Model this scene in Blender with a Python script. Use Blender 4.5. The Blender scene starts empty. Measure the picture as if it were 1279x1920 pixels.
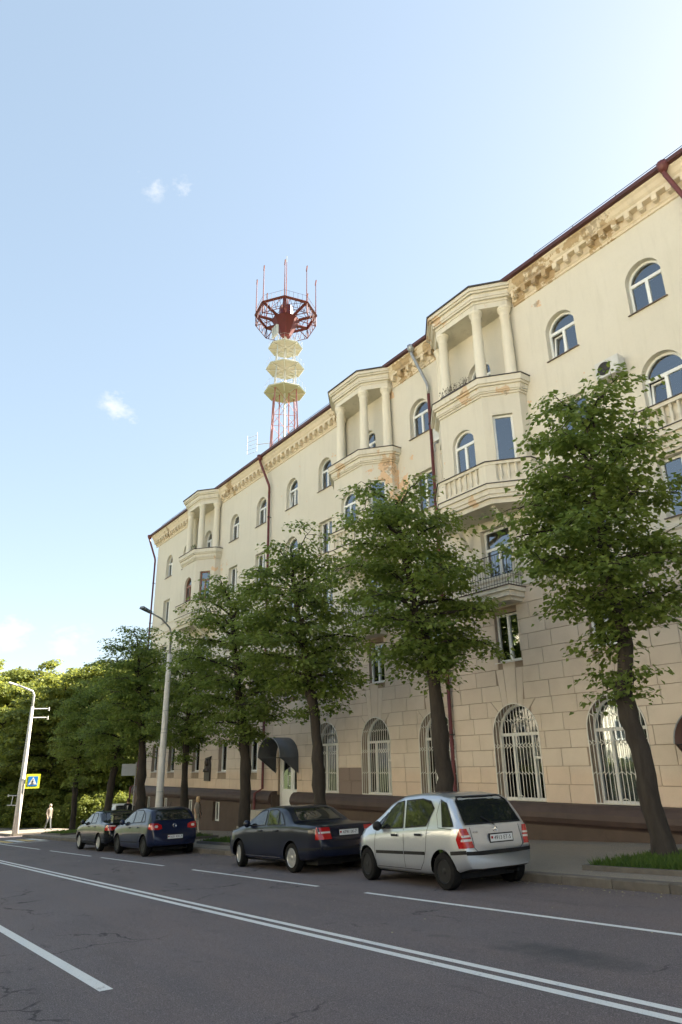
import bpy, bmesh, math, random
import numpy as np
from mathutils import Vector, Matrix
from mathutils.bvhtree import BVHTree
PI = math.pi
random.seed(7); rng = np.random.default_rng(7)
sc = bpy.context.scene
col = sc.collection

# ------------------------------------------------------------------ camera
cam = bpy.data.objects.new('camera', bpy.data.cameras.new('camera'))
col.objects.link(cam); sc.camera = cam
cam.data.sensor_fit = 'VERTICAL'; cam.data.sensor_height = 36; cam.data.lens = 24.0
cam.data.clip_start = 0.05; cam.data.clip_end = 3000
_right = Vector((0.57769009, 0.81612345, -0.01471968))
_down = Vector((-0.29078161, 0.18891169, -0.93795439))
_fwd = Vector((-0.76270585, 0.54612717, 0.3464461))
_m = Matrix((_right, -_down, -_fwd)).transposed().to_4x4()
_m.translation = (0, 0, 1.6)
cam.matrix_world = _m

# ------------------------------------------------------------------ sky, sun, exposure
SUN_EL, SUN_AZ = math.radians(36), math.radians(9)      # azimuth from +Y towards +X
sun_dir = Vector((math.sin(SUN_AZ)*math.cos(SUN_EL), math.cos(SUN_AZ)*math.cos(SUN_EL), math.sin(SUN_EL)))
world = bpy.data.worlds.new('World'); sc.world = world; world.use_nodes = True
wt = world.node_tree; wn = wt.nodes; wl = wt.links
bg = wn['Background']; bg.inputs[1].default_value = 0.086
sky = wn.new('ShaderNodeTexSky'); sky.sky_type = 'NISHITA'; sky.sun_disc = False
sky.sun_elevation = SUN_EL; sky.sun_rotation = SUN_AZ
sky.air_density = 1.0; sky.dust_density = 0.8; sky.ozone_density = 2.0; sky.altitude = 200
hs = wn.new('ShaderNodeHueSaturation'); hs.inputs['Saturation'].default_value = 1.02; hs.inputs['Hue'].default_value = 0.492
gmw = wn.new('ShaderNodeGamma'); gmw.inputs[1].default_value = 0.50        # gamma compresses the sky's brightness range, lifting its dimmer side
wl.new(sky.outputs[0], gmw.inputs[0]); wl.new(gmw.outputs[0], hs.inputs['Color'])
tcw = wn.new('ShaderNodeTexCoord')
nzw = wn.new('ShaderNodeTexNoise'); nzw.inputs['Scale'].default_value = 26; nzw.inputs['Detail'].default_value = 7; nzw.inputs['Roughness'].default_value = 0.62
mpw = wn.new('ShaderNodeMapping'); mpw.inputs['Scale'].default_value = (1, 1, 1.7)
wl.new(tcw.outputs['Generated'], mpw.inputs[0]); wl.new(mpw.outputs[0], nzw.inputs['Vector'])
def wmath(op, a, b=None, clamp=False):
    n = wn.new('ShaderNodeMath'); n.operation = op; n.use_clamp = clamp
    for i, q in enumerate((a, b)):
        if q is None: continue
        if isinstance(q, (int, float)): n.inputs[i].default_value = q
        else: wl.new(q, n.inputs[i])
    return n.outputs[0]
def img_dir(x, y):
    return (_right*(x-639.5) + _down*(y-960) + _fwd*1280).normalized()
tot = None
for px, py, rad, gain in ((262, 322, .020, .45), (290, 345, .026, .62), (342, 352, .030, .5), (215, 762, .034, .8), (250, 790, .014, .5), (20, 1183, .036, 1.2), (135, 1203, .036, .9), (-150, 1150, .08, 1.3), (-330, 900, .10, 1.1), (1650, 200, .12, 1.0)):
    d = img_dir(px, py)
    vm = wn.new('ShaderNodeVectorMath'); vm.operation = 'DISTANCE'
    wl.new(tcw.outputs['Generated'], vm.inputs[0]); vm.inputs[1].default_value = d
    fall = wmath('MULTIPLY', wmath('SUBTRACT', 1.0, wmath('DIVIDE', vm.outputs['Value'], rad), True), gain)
    tot = fall if tot is None else wmath('MAXIMUM', tot, fall)
cl = wmath('MULTIPLY', wmath('SUBTRACT', wmath('ADD', wmath('MULTIPLY', tot, 0.34), nzw.outputs[0]), 0.60), 2.6, True)
cl = wmath('MULTIPLY', cl, wmath('MULTIPLY', tot, 3.0, True))
mxw = wn.new('ShaderNodeMix'); mxw.data_type = 'RGBA'
wl.new(cl, mxw.inputs['Factor']); wl.new(hs.outputs[0], mxw.inputs['A']); mxw.inputs['B'].default_value = (2.15, 2.15, 2.12, 1)
wl.new(mxw.outputs['Result'], bg.inputs[0])
sl = bpy.data.lights.new('sun', 'SUN'); sl.energy = 5.0; sl.angle = math.radians(0.5); sl.color = (1.0, .90, .74)
so = bpy.data.objects.new('sun', sl); col.objects.link(so)
so.rotation_euler = (-sun_dir).to_track_quat('-Z', 'Y').to_euler()
sc.view_settings.view_transform = 'Standard'; sc.view_settings.look = 'None'
sc.view_settings.exposure = 2.7; sc.view_settings.gamma = 1.0; sc.view_settings.use_curve_mapping = False
sc.render.resolution_x, sc.render.resolution_y = 682, 1024

# ------------------------------------------------------------------ helpers
SL = 0.048
def gz(x): return SL*max(-75.0, min(40.0, x))
def tag(o, label=None, cat=None, group=None, kind=None):
    if label: o['label'] = label
    if cat: o['category'] = cat
    if group: o['group'] = group
    if kind: o['kind'] = kind
    return o
def empty(name, loc=(0, 0, 0), rz=0, parent=None, **k):
    o = bpy.data.objects.new(name, None); col.objects.link(o); o.location = loc; o.rotation_euler = (0, 0, rz)
    o.empty_display_size = .1
    if parent: o.parent = parent
    return tag(o, **k)
class MB:
    def __init__(s): s.v = []; s.f = []; s.m = []
    def add(s, v, f, mi=0):
        b = len(s.v); s.v += [tuple(p) for p in v]; s.f += [tuple(i+b for i in q) for q in f]; s.m += [mi]*len(f); return s
    def box(s, x0, x1, y0, y1, z0, z1, mi=0):
        return s.add([(x0,y0,z0),(x1,y0,z0),(x1,y1,z0),(x0,y1,z0),(x0,y0,z1),(x1,y0,z1),(x1,y1,z1),(x0,y1,z1)],
                     [(0,3,2,1),(4,5,6,7),(0,1,5,4),(1,2,6,5),(2,3,7,6),(3,0,4,7)], mi)
    def prism_y(s, poly, y0, y1, mi=0):            # poly in (x,z), counter-clockwise seen from -y
        n = len(poly)
        v = [(p[0], y0, p[1]) for p in poly]+[(p[0], y1, p[1]) for p in poly]
        f = [tuple(range(n)), tuple(range(2*n-1, n-1, -1))]
        f += [((i+1) % n, i, i+n, (i+1) % n+n) for i in range(n)]
        return s.add(v, f, mi)
    def prism_z(s, poly, z0, z1, mi=0):            # poly in (x,y), counter-clockwise from above
        n = len(poly)
        v = [(p[0], p[1], z0) for p in poly]+[(p[0], p[1], z1) for p in poly]
        f = [tuple(range(n-1, -1, -1)), tuple(range(n, 2*n))]
        f += [(i, (i+1) % n, (i+1) % n+n, i+n) for i in range(n)]
        return s.add(v, f, mi)
    def prism_x(s, poly, x0, x1, mi=0):            # poly in (y,z)
        n = len(poly)
        v = [(x0, p[0], p[1]) for p in poly]+[(x1, p[0], p[1]) for p in poly]
        f = [tuple(range(n-1, -1, -1)), tuple(range(n, 2*n))]
        f += [(i, (i+1) % n, (i+1) % n+n, i+n) for i in range(n)]
        return s.add(v, f, mi)
    def ring_y(s, outer, inner, y0, y1, mi=0):
        n = len(outer)
        v = [(p[0], y0, p[1]) for p in outer]+[(p[0], y0, p[1]) for p in inner]+[(p[0], y1, p[1]) for p in outer]+[(p[0], y1, p[1]) for p in inner]
        f = []
        for i in range(n):
            j = (i+1) % n
            f += [(i, j, j+n, i+n), (i+2*n, i+3*n, j+3*n, j+2*n), (j, i, i+2*n, j+2*n), (i+n, j+n, j+3*n, i+3*n)]
        return s.add(v, f, mi)
    def tube(s, pts, r, n=8, mi=0, cap=True):
        pts = [Vector(p) for p in pts]; rs = r if isinstance(r, (list, tuple)) else [r]*len(pts)
        v = []; f = []; ref = None
        for i, p in enumerate(pts):
            d = (pts[min(i+1, len(pts)-1)]-pts[max(i-1, 0)]).normalized()
            if ref is None: ref = Vector((0, 0, 1)) if abs(d.z) < .9 else Vector((1, 0, 0))
            a = d.cross(ref).normalized(); b = a.cross(d).normalized(); ref = b
            for k in range(n):
                t = 2*PI*k/n; v.append(p+(a*math.cos(t)+b*math.sin(t))*rs[i])
        for i in range(len(pts)-1):
            for k in range(n):
                f.append((i*n+k, (i+1)*n+k, (i+1)*n+(k+1) % n, i*n+(k+1) % n))
        if cap: f += [tuple(range(n)), tuple(range(len(v)-1, len(v)-n-1, -1))]
        return s.add(v, f, mi)
    def lathe(s, prof, n=16, axis='z', org=(0, 0, 0), mi=0):     # prof of (r,h)
        v = []; f = []
        for r, h in prof:
            for k in range(n):
                t = 2*PI*k/n; c, q = r*math.cos(t), r*math.sin(t)
                v.append({'z': (org[0]+c, org[1]+q, org[2]+h), 'y': (org[0]+c, org[1]+h, org[2]+q), 'x': (org[0]+h, org[1]+c, org[2]+q)}[axis])
        for i in range(len(prof)-1):
            for k in range(n):
                q = (i*n+k, i*n+(k+1) % n, (i+1)*n+(k+1) % n, (i+1)*n+k)
                f.append(q if axis != 'y' else q[::-1])
        f += [tuple(range(n-1, -1, -1)), tuple(range(len(v)-n, len(v)))]
        return s.add(v, f, mi)
    def mesh(s, name, mats, smooth=False):
        me = bpy.data.meshes.new(name); me.from_pydata(s.v, [], s.f)
        for m in (mats if isinstance(mats, (list, tuple)) else [mats]): me.materials.append(m)
        if any(s.m): me.polygons.foreach_set('material_index', s.m)
        if smooth: me.polygons.foreach_set('use_smooth', [True]*len(me.polygons))
        me.update(); return me
    def build(s, name, mats, parent=None, smooth=False, loc=(0, 0, 0), rot=(0, 0, 0), **k):
        return inst(name, s.mesh(name, mats, smooth), parent, loc, rot, **k)
def inst(name, me, parent=None, loc=(0, 0, 0), rot=(0, 0, 0), **k):
    o = bpy.data.objects.new(name, me); col.objects.link(o); o.location = loc; o.rotation_euler = rot
    if parent: o.parent = parent
    return tag(o, **k)
CACHE = {}
def cached(key, fn):
    if key not in CACHE: CACHE[key] = fn()
    return CACHE[key]
def copy_tree(o, parent=None):
    c = o.copy(); col.objects.link(c); c.parent = parent
    for ch in list(o.children): copy_tree(ch, c)
    return c
def auto_smooth(me, ang=35):
    bm = bmesh.new(); bm.from_mesh(me); lim = math.radians(ang)
    for e in bm.edges: e.smooth = len(e.link_faces) == 2 and e.calc_face_angle(0) < lim
    for f in bm.faces: f.smooth = True
    bm.to_mesh(me); bm.free(); return me
def boolean(me, cutter, op='DIFFERENCE'):
    a = bpy.data.objects.new('tmp', me); b = bpy.data.objects.new('tmp', cutter)
    col.objects.link(a); col.objects.link(b)
    md = a.modifiers.new('b', 'BOOLEAN'); md.operation = op; md.object = b; md.solver = 'EXACT'; md.use_self = False
    dg = bpy.context.evaluated_depsgraph_get()
    out = bpy.data.meshes.new_from_object(a.evaluated_get(dg)); out.name = me.name
    bpy.data.objects.remove(a); bpy.data.objects.remove(b)
    return out

# ------------------------------------------------------------------ materials
def mat(name, c1, c2=None, rough=.7, scale=4.0, detail=6, bump=0.0, bscale=60, metal=0, spec=.5, c3=None, s3=.6, th3=.62, obj_var=0.0, coat=0, aniso=(1, 1, 1)):
    m = bpy.data.materials.new(name); m.use_nodes = True
    t = m.node_tree; N = t.nodes; L = t.links; p = N['Principled BSDF']
    p.inputs['Roughness'].default_value = rough; p.inputs['Metallic'].default_value = metal
    p.inputs['Specular IOR Level'].default_value = spec; p.inputs['Coat Weight'].default_value = coat; p.inputs['Coat Roughness'].default_value = .03
    p.inputs['Base Color'].default_value = (*c1, 1)
    tc = N.new('ShaderNodeTexCoord'); mp = N.new('ShaderNodeMapping'); mp.inputs['Scale'].default_value = aniso
    L.new(tc.outputs['Object'], mp.inputs[0]); vec = mp.outputs[0]
    if obj_var:
        oi = N.new('ShaderNodeObjectInfo'); va = N.new('ShaderNodeVectorMath'); va.operation = 'SCALE'
        va.inputs[0].default_value = (31, 17, 23); L.new(oi.outputs['Random'], va.inputs['Scale'])
        ad = N.new('ShaderNodeVectorMath'); L.new(vec, ad.inputs[0]); L.new(va.outputs[0], ad.inputs[1]); vec = ad.outputs[0]
    out = None
    if c2:
        n = N.new('ShaderNodeTexNoise'); n.inputs['Scale'].default_value = scale; n.inputs['Detail'].default_value = detail; n.inputs['Roughness'].default_value = .62
        L.new(vec, n.inputs['Vector'])
        r = N.new('ShaderNodeMapRange'); r.inputs[1].default_value = .32; r.inputs[2].default_value = .68; L.new(n.outputs[0], r.inputs[0])
        x = N.new('ShaderNodeMix'); x.data_type = 'RGBA'; L.new(r.outputs[0], x.inputs['Factor'])
        x.inputs['A'].default_value = (*c1, 1); x.inputs['B'].default_value = (*c2, 1); out = x.outputs['Result']
    if c3:
        n = N.new('ShaderNodeTexNoise'); n.inputs['Scale'].default_value = s3; n.inputs['Detail'].default_value = 8; n.inputs['Roughness'].default_value = .66; L.new(vec, n.inputs['Vector'])
        r = N.new('ShaderNodeMapRange'); r.inputs[1].default_value = th3; r.inputs[2].default_value = th3+.06; L.new(n.outputs[0], r.inputs[0])
        x = N.new('ShaderNodeMix'); x.data_type = 'RGBA'; L.new(r.outputs[0], x.inputs['Factor'])
        if out: L.new(out, x.inputs['A'])
        else: x.inputs['A'].default_value = (*c1, 1)
        x.inputs['B'].default_value = (*c3, 1); out = x.outputs['Result']
    if obj_var:
        gi = N.new('ShaderNodeNewGeometry'); sm = N.new('ShaderNodeMath'); sm.operation = 'ADD'
        L.new(oi.outputs['Random'], sm.inputs[0]); L.new(gi.outputs['Random Per Island'], sm.inputs[1])
        fr = N.new('ShaderNodeMath'); fr.operation = 'FRACT'; L.new(sm.outputs[0], fr.inputs[0])
        r = N.new('ShaderNodeMapRange'); r.inputs[3].default_value = 1-obj_var; r.inputs[4].default_value = 1+obj_var; L.new(fr.outputs[0], r.inputs[0])
        h = N.new('ShaderNodeHueSaturation'); L.new(r.outputs[0], h.inputs['Value'])
        if out: L.new(out, h.inputs['Color'])
        else: h.inputs['Color'].default_value = (*c1, 1)
        out = h.outputs[0]
    if out: L.new(out, p.inputs['Base Color'])
    if bump:
        n = N.new('ShaderNodeTexNoise'); n.inputs['Scale'].default_value = bscale; n.inputs['Detail'].default_value = 5; L.new(vec, n.inputs['Vector'])
        b = N.new('ShaderNodeBump'); b.inputs['Strength'].default_value = bump; b.inputs['Distance'].default_value = .01; L.new(n.outputs[0], b.inputs['Height']); L.new(b.outputs[0], p.inputs['Normal'])
    return m
class NT:                                   # small node shorthand for the hand-made materials
    def __init__(s, m): s.t = m.node_tree; s.N = s.t.nodes; s.L = s.t.links; s.p = s.N.get('Principled BSDF')
    def put(s, sock, v):
        if isinstance(v, bpy.types.NodeSocket): s.L.new(v, sock)
        elif isinstance(v, (tuple, list)) and len(v) == 3 and sock.type == 'RGBA': sock.default_value = (*v, 1)
        else: sock.default_value = v
    def noise(s, vec, scale, detail=6, rough=.6, dist=0):
        n = s.N.new('ShaderNodeTexNoise'); n.inputs['Scale'].default_value = scale; n.inputs['Detail'].default_value = detail
        n.inputs['Roughness'].default_value = rough; n.inputs['Distortion'].default_value = dist; s.L.new(vec, n.inputs['Vector']); return n.outputs[0]
    def rng(s, v, a, b, c=0., d=1.):
        n = s.N.new('ShaderNodeMapRange'); s.put(n.inputs[0], v)
        for i, q in enumerate((a, b, c, d)): n.inputs[i+1].default_value = q
        return n.outputs[0]
    def mix(s, f, a, b):
        n = s.N.new('ShaderNodeMix'); n.data_type = 'RGBA'; s.put(n.inputs['Factor'], f); s.put(n.inputs['A'], a); s.put(n.inputs['B'], b); return n.outputs['Result']
    def math(s, op, a, b=0., clamp=False):
        n = s.N.new('ShaderNodeMath'); n.operation = op; n.use_clamp = clamp; s.put(n.inputs[0], a); s.put(n.inputs[1], b); return n.outputs[0]
    def pos(s, scale=(1, 1, 1)):
        g = s.N.new('ShaderNodeNewGeometry'); mp = s.N.new('ShaderNodeMapping'); mp.inputs['Scale'].default_value = scale
        s.L.new(g.outputs['Position'], mp.inputs[0]); return mp.outputs[0]
    def near(s, vec, c, r):
        n = s.N.new('ShaderNodeVectorMath'); n.operation = 'DISTANCE'; s.L.new(vec, n.inputs[0]); n.inputs[1].default_value = c
        return s.rng(n.outputs['Value'], 0, r, 1, 0)
    def bump(s, hgt, strength=.3, dist=.01):
        b = s.N.new('ShaderNodeBump'); b.inputs['Strength'].default_value = strength; b.inputs['Distance'].default_value = dist; s.L.new(hgt, b.inputs['Height']); s.L.new(b.outputs[0], s.p.inputs['Normal'])
def newmat(name, rough=.7, spec=.5):
    m = bpy.data.materials.new(name); m.use_nodes = True; k = NT(m)
    k.p.inputs['Roughness'].default_value = rough; k.p.inputs['Specular IOR Level'].default_value = spec
    return m, k

M = {}
# cream stucco with weather stains and spots where the paint came off
def stucco(name, base, second, peel_c, peels, stain=.5):
    m, k = newmat(name, .88, .25); P = k.pos()
    c = k.mix(k.rng(k.noise(P, .55, 5), .3, .7), base, second)
    streak = k.noise(k.pos((2.2, 2.2, .22)), 1.6, 6, .65)
    c = k.mix(k.math('MULTIPLY', k.rng(streak, .52, .78), stain), c, tuple(q*.72 for q in base))
    c = k.mix(k.math('MULTIPLY', k.rng(k.noise(P, 14, 4), .45, .75), .16), c, tuple(q*.8 for q in second))
    mask = None
    for ctr, r in peels:
        q = k.near(P, ctr, r); mask = q if mask is None else k.math('MAXIMUM', mask, q)
    if mask is not None:
        nz = k.math('ADD', k.math('MULTIPLY', k.math('SUBTRACT', k.noise(P, 1.9, 7, .62), .5), 2.3), .5)
        f = k.rng(k.math('ADD', k.math('MULTIPLY', mask, .62), nz), .93, .95)
        c = k.mix(f, c, k.mix(k.noise(P, 5, 4), peel_c, tuple(q*.85 for q in peel_c)))
        edge = k.rng(k.math('ADD', k.math('MULTIPLY', mask, .5), k.noise(P, 6, 6, .7)), .93, .97)
        c = k.mix(k.math('MULTIPLY', edge, .6), c, (.25, .19, .13))
    k.put(k.p.inputs['Base Color'], c)
    k.bump(k.noise(P, 70, 4), .22, .008)
    return m
PEELS = [((-20.35, 17.1, 13.35), 1.55), ((-20.0, 17.5, 12.6), 1.2), ((-37.2, 17.3, 13.2), .9), ((-13.6, 16.9, 13.7), .5), ((-12.4, 17.6, 16.9), .5), ((-17.4, 17.4, 13.6), .8), ((-15.0, 16.2, 9.8), .5), ((-20.6, 17.5, 17.2), .6)]
M['cream'] = stucco('cream_stucco', (.605, .565, .478), (.64, .60, .515), (.70, .49, .32), PEELS, .32)
M['trim'] = stucco('cream_trim', (.62, .575, .485), (.66, .62, .53), (.62, .47, .32), PEELS + [((-16.4, 16.4, 18), .9), ((-12, 17, 17.9), 1.3), ((-10.5, 17, 17.9), 1.2), ((-18, 17, 17.8), 1.2), ((-22.9, 16.3, 14), .8), ((-15, 16.2, 14), .8)], .75)
M['column'] = stucco('column_stucco', (.70, .65, .54), (.74, .69, .58), (.5, .4, .3), [], .45)
M['cornice'] = stucco('weathered_cornice', (.64, .55, .41), (.69, .60, .47), (.47, .35, .21), [((-12.2, 17.2, 17.9), 2.2), ((-9.6, 17.2, 18.1), 2.0), ((-17.6, 17.3, 17.8), 1.6), ((-19.4, 17.3, 17.9), 1.1), ((-24.5, 17.3, 17.9), .9), ((-36, 17.3, 17.9), 1.2), ((-46, 17.3, 17.9), 1.0)], .8)
M['loggia'] = stucco('loggia_ochre_stucco', (.66, .50, .31), (.69, .54, .36), (.5, .4, .3), [], .3)
# facing blocks of the two lower storeys
m, k = newmat('facing_block', .86, .28); P = k.pos()
oi = k.N.new('ShaderNodeObjectInfo'); gi = k.N.new('ShaderNodeNewGeometry')
rnd = k.math('FRACT', k.math('ADD', oi.outputs['Random'], gi.outputs['Random Per Island']))
sp = k.N.new('ShaderNodeSeparateXYZ'); k.L.new(P, sp.inputs[0])
c = k.mix(rnd, (.575, .495, .41), (.635, .555, .465))
low = k.math('SUBTRACT', sp.outputs['Z'], k.math('MULTIPLY', rnd, .3))
c = k.mix(k.rng(low, 1.05, 1.35, 1, 0), c, k.mix(rnd, (.60, .475, .37), (.64, .52, .41)))
c = k.mix(k.math('MULTIPLY', k.rng(k.noise(P, 1.3, 6, .65), .45, .75), .45), c, (.45, .38, .30))
c = k.mix(k.math('MULTIPLY', k.rng(k.noise(P, 30, 4, .7), .5, .72), .35), c, (.68, .59, .48))
px = k.math('MULTIPLY', k.rng(sp.outputs['X'], -25.12, -25.1), k.rng(sp.outputs['X'], -23.4, -23.38, 1, 0))
pz = k.rng(sp.outputs['Z'], 1.44, 1.46, 1, 0)
c = k.mix(k.math('MULTIPLY', px, pz), c, (.235, .185, .16))
k.put(k.p.inputs['Base Color'], c); k.bump(k.noise(P, 45, 5, .7), .35, .006); M['block'] = m
M['joint'] = mat('block_joint', (.27, .21, .16), (.33, .26, .2), .95)
M['plinth'] = mat('brown_plinth_plaster', (.075, .052, .040), (.10, .070, .054), .82, 1.5, bump=.3, c3=(.10, .07, .055), s3=.9)
M['plinth_cap'] = mat('dark_plinth_cap', (.052, .033, .029), (.075, .048, .04), .6, 2, bump=.15)
M['roofmetal'] = mat('dark_red_roof_metal', (.055, .015, .015), (.08, .022, .02), .45, 3)
M['redpipe'] = mat('dark_red_pipe_paint', (.11, .024, .024), (.145, .038, .034), .5, 5)
M['zinc'] = mat('galvanised_steel', (.28, .29, .30), (.38, .39, .40), .5, 7, metal=.6)
M['black'] = mat('black_iron', (.02, .02, .02), (.035, .032, .03), .55, 8)
M['blackroof'] = mat('black_roof_edge', (.035, .03, .03), (.06, .05, .05), .6, 4)
M['upvc'] = mat('white_window_plastic', (.76, .77, .76), (.71, .72, .71), .35, 3)
M['oldframe'] = mat('brown_wood_frame', (.20, .09, .06), (.26, .12, .08), .5, 6)
M['sillmetal'] = mat('dark_sill_metal', (.09, .07, .06), (.14, .10, .08), .5, 5)
M['whitesill'] = mat('pale_sill_metal', (.60, .60, .59), (.68, .68, .67), .4, 5)
M['grille'] = mat('white_grille_paint', (.66, .64, .57), (.72, .70, .63), .5, 9)
M['curtain'] = mat('white_curtain', (.27, .28, .25), (.42, .42, .39), .9, 3, aniso=(14, 1, .3))
M['brownblind'] = mat('beige_curtain', (.36, .25, .18), (.44, .31, .23), .9, 3, aniso=(12, 1, .3))
M['roomshade'] = mat('painted_room_shade', (.045, .042, .04), (.03, .03, .03), .95, 1)  # near-black colour paints in the darkness of the unlit rooms
m, k = newmat('window_glass', .02)
for n in list(k.N):
    if n.type == 'BSDF_PRINCIPLED': k.N.remove(n)
tr = k.N.new('ShaderNodeBsdfTransparent'); tr.inputs[0].default_value = (.74, .78, .78, 1)
gl = k.N.new('ShaderNodeBsdfGlossy'); gl.inputs['Roughness'].default_value = .012; gl.inputs[0].default_value = (.93, .96, 1, 1)
fr = k.N.new('ShaderNodeFresnel'); fr.inputs[0].default_value = 2.8
nz = k.noise(k.pos(), .9, 2); bp = k.N.new('ShaderNodeBump'); bp.inputs['Strength'].default_value = .03; bp.inputs['Distance'].default_value = .05; k.L.new(nz, bp.inputs['Height']); k.L.new(bp.outputs[0], gl.inputs['Normal'])
ms = k.N.new('ShaderNodeMixShader'); k.L.new(fr.outputs[0], ms.inputs[0]); k.L.new(tr.outputs[0], ms.inputs[1]); k.L.new(gl.outputs[0], ms.inputs[2])
k.L.new(ms.outputs[0], k.N['Material Output'].inputs[0]); M['glass'] = m
M['shopglass'] = m.copy(); M['shopglass'].name = 'shop_window_glass'
for n in M['shopglass'].node_tree.nodes:
    if n.type == 'FRESNEL': n.inputs[0].default_value = 1.75
# asphalt
def asphalt(name, a, b, tint, cracks=True):
    m, k = newmat(name, .82, .35); P = k.pos()
    c = k.mix(k.rng(k.noise(P, .35, 5, .6), .32, .68), a, b)
    c = k.mix(k.math('MULTIPLY', k.rng(k.noise(k.pos((.10, 1.0, 1)), 1.5, 6, .65), .42, .66), .75), c, tint)
    c = k.mix(k.math('MULTIPLY', k.rng(k.noise(P, 38, 4, .8), .52, .66), .3), c, tuple(q*1.6 for q in b))
    c = k.mix(k.math('MULTIPLY', k.rng(k.noise(k.pos((.2, 1, 1)), .9, 7, .7), .55, .68), .4), c, tuple(q*.68 for q in a))
    sp_ = k.noise(P, 95, 3, .75)
    c = k.mix(k.rng(sp_, .54, .70), c, tuple(q*2.7 for q in b))
    c = k.mix(k.rng(sp_, .46, .34), c, tuple(q*.5 for q in a))
    if cracks:
        v = k.N.new('ShaderNodeTexVoronoi'); v.feature = 'DISTANCE_TO_EDGE'; v.inputs['Scale'].default_value = .42
        dv = k.N.new('ShaderNodeVectorMath'); nn = k.N.new('ShaderNodeTexNoise'); nn.inputs['Scale'].default_value = 1.7; nn.inputs['Detail'].default_value = 6
        k.L.new(P, nn.inputs['Vector']); k.L.new(P, dv.inputs[0]); k.L.new(nn.outputs['Color'], dv.inputs[1]); k.L.new(dv.outputs[0], v.inputs['Vector'])
        line = k.math('MULTIPLY', k.rng(v.outputs['Distance'], .004, .012, 1, 0), k.rng(k.noise(P, .5, 3), .53, .6))
        c = k.mix(k.math('MULTIPLY', line, .8), c, (.018, .016, .016))
        pt = k.math('MULTIPLY', k.near(k.pos((.30, 1, 1)), (-1.6, 6.5, -.2), 1.1), .55)
        c = k.mix(k.rng(k.math('ADD', k.math('MULTIPLY', pt, .6), k.math('MULTIPLY', k.noise(P, 1.6, 6), .6)), .5, .72), c, (.050, .052, .055))
        c = k.mix(k.math('MULTIPLY', k.rng(k.noise(k.pos((.25, 1.4, 1)), 2.6, 6, .7), .64, .7), .55), c, tuple(q*.55 for q in a))
    k.put(k.p.inputs['Base Color'], c); k.bump(k.noise(P, 120, 4, .8), .55, .008); return m
M['asphalt'] = asphalt('road_asphalt', (.096, .082, .084), (.128, .110, .112), (.140, .110, .105))
M['paving'] = asphalt('pavement_asphalt', (.18, .158, .132), (.22, .194, .162), (.23, .192, .15), False)
m, k = newmat('road_paint', .7, .4); P = k.pos()
wear = k.math('ADD', k.rng(k.noise(P, 5, 8, .75), .60, .70), k.rng(k.noise(P, 60, 3, .8), .60, .68), True)
k.put(k.p.inputs['Base Color'], k.mix(k.math('MULTIPLY', wear, .8), k.mix(k.noise(P, 2, 4), (.70, .71, .69), (.60, .61, .60)), (.10, .095, .095))); k.bump(k.noise(P, 120, 4, .8), .4, .006); M['paint'] = m
M['yellowpaint'] = mat('yellow_road_paint', (.62, .44, .14), (.52, .38, .14), .7, 5)
M['kerb'] = mat('kerb_concrete', (.085, .076, .066), (.12, .108, .094), .9, 5, bump=.6, bscale=40, obj_var=.15, c3=(.09, .085, .08), s3=1.6, th3=.6)
M['step'] = mat('pale_step_concrete', (.38, .35, .30), (.46, .42, .36), .85, 5, bump=.4, obj_var=.08)
M['soil'] = mat('soil', (.06, .045, .03), (.09, .07, .045), .95, 6, bump=.6)
M['lawn'] = mat('lawn_ground', (.06, .085, .025), (.10, .13, .04), .95, 2.5, bump=.7, bscale=25)
def leafmat(name, a, b, trans):
    m, k = newmat(name, .5, .35)
    g = k.N.new('ShaderNodeNewGeometry'); oi = k.N.new('ShaderNodeObjectInfo')
    c = k.mix(g.outputs['Random Per Island'], a, b)
    c = k.mix(k.math('MULTIPLY', k.rng(k.noise(g.outputs['Position'], .7, 3), .35, .7), .5), c, b)
    k.put(k.p.inputs['Base Color'], c)
    tl = k.N.new('ShaderNodeBsdfTranslucent'); k.put(tl.inputs[0], k.mix(.5, c, trans))
    ms = k.N.new('ShaderNodeMixShader'); ms.inputs[0].default_value = .5
    k.L.new(k.p.outputs[0], ms.inputs[1]); k.L.new(tl.outputs[0], ms.inputs[2]); k.L.new(ms.outputs[0], k.N['Material Output'].inputs[0]); return m
M['leaf'] = leafmat('linden_leaf', (.060, .105, .024), (.19, .25, .060), (.34, .42, .07))
M['leaf2'] = leafmat('maple_leaf', (.085, .125, .028), (.20, .235, .05), (.40, .40, .06))
M['grass'] = leafmat('grass_blade', (.05, .10, .02), (.10, .17, .035), (.15, .22, .03))
M['bark'] = mat('dark_bark', (.022, .017, .013), (.045, .036, .028), .95, 9, bump=1.0, bscale=18, aniso=(1, 1, .22))

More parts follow.
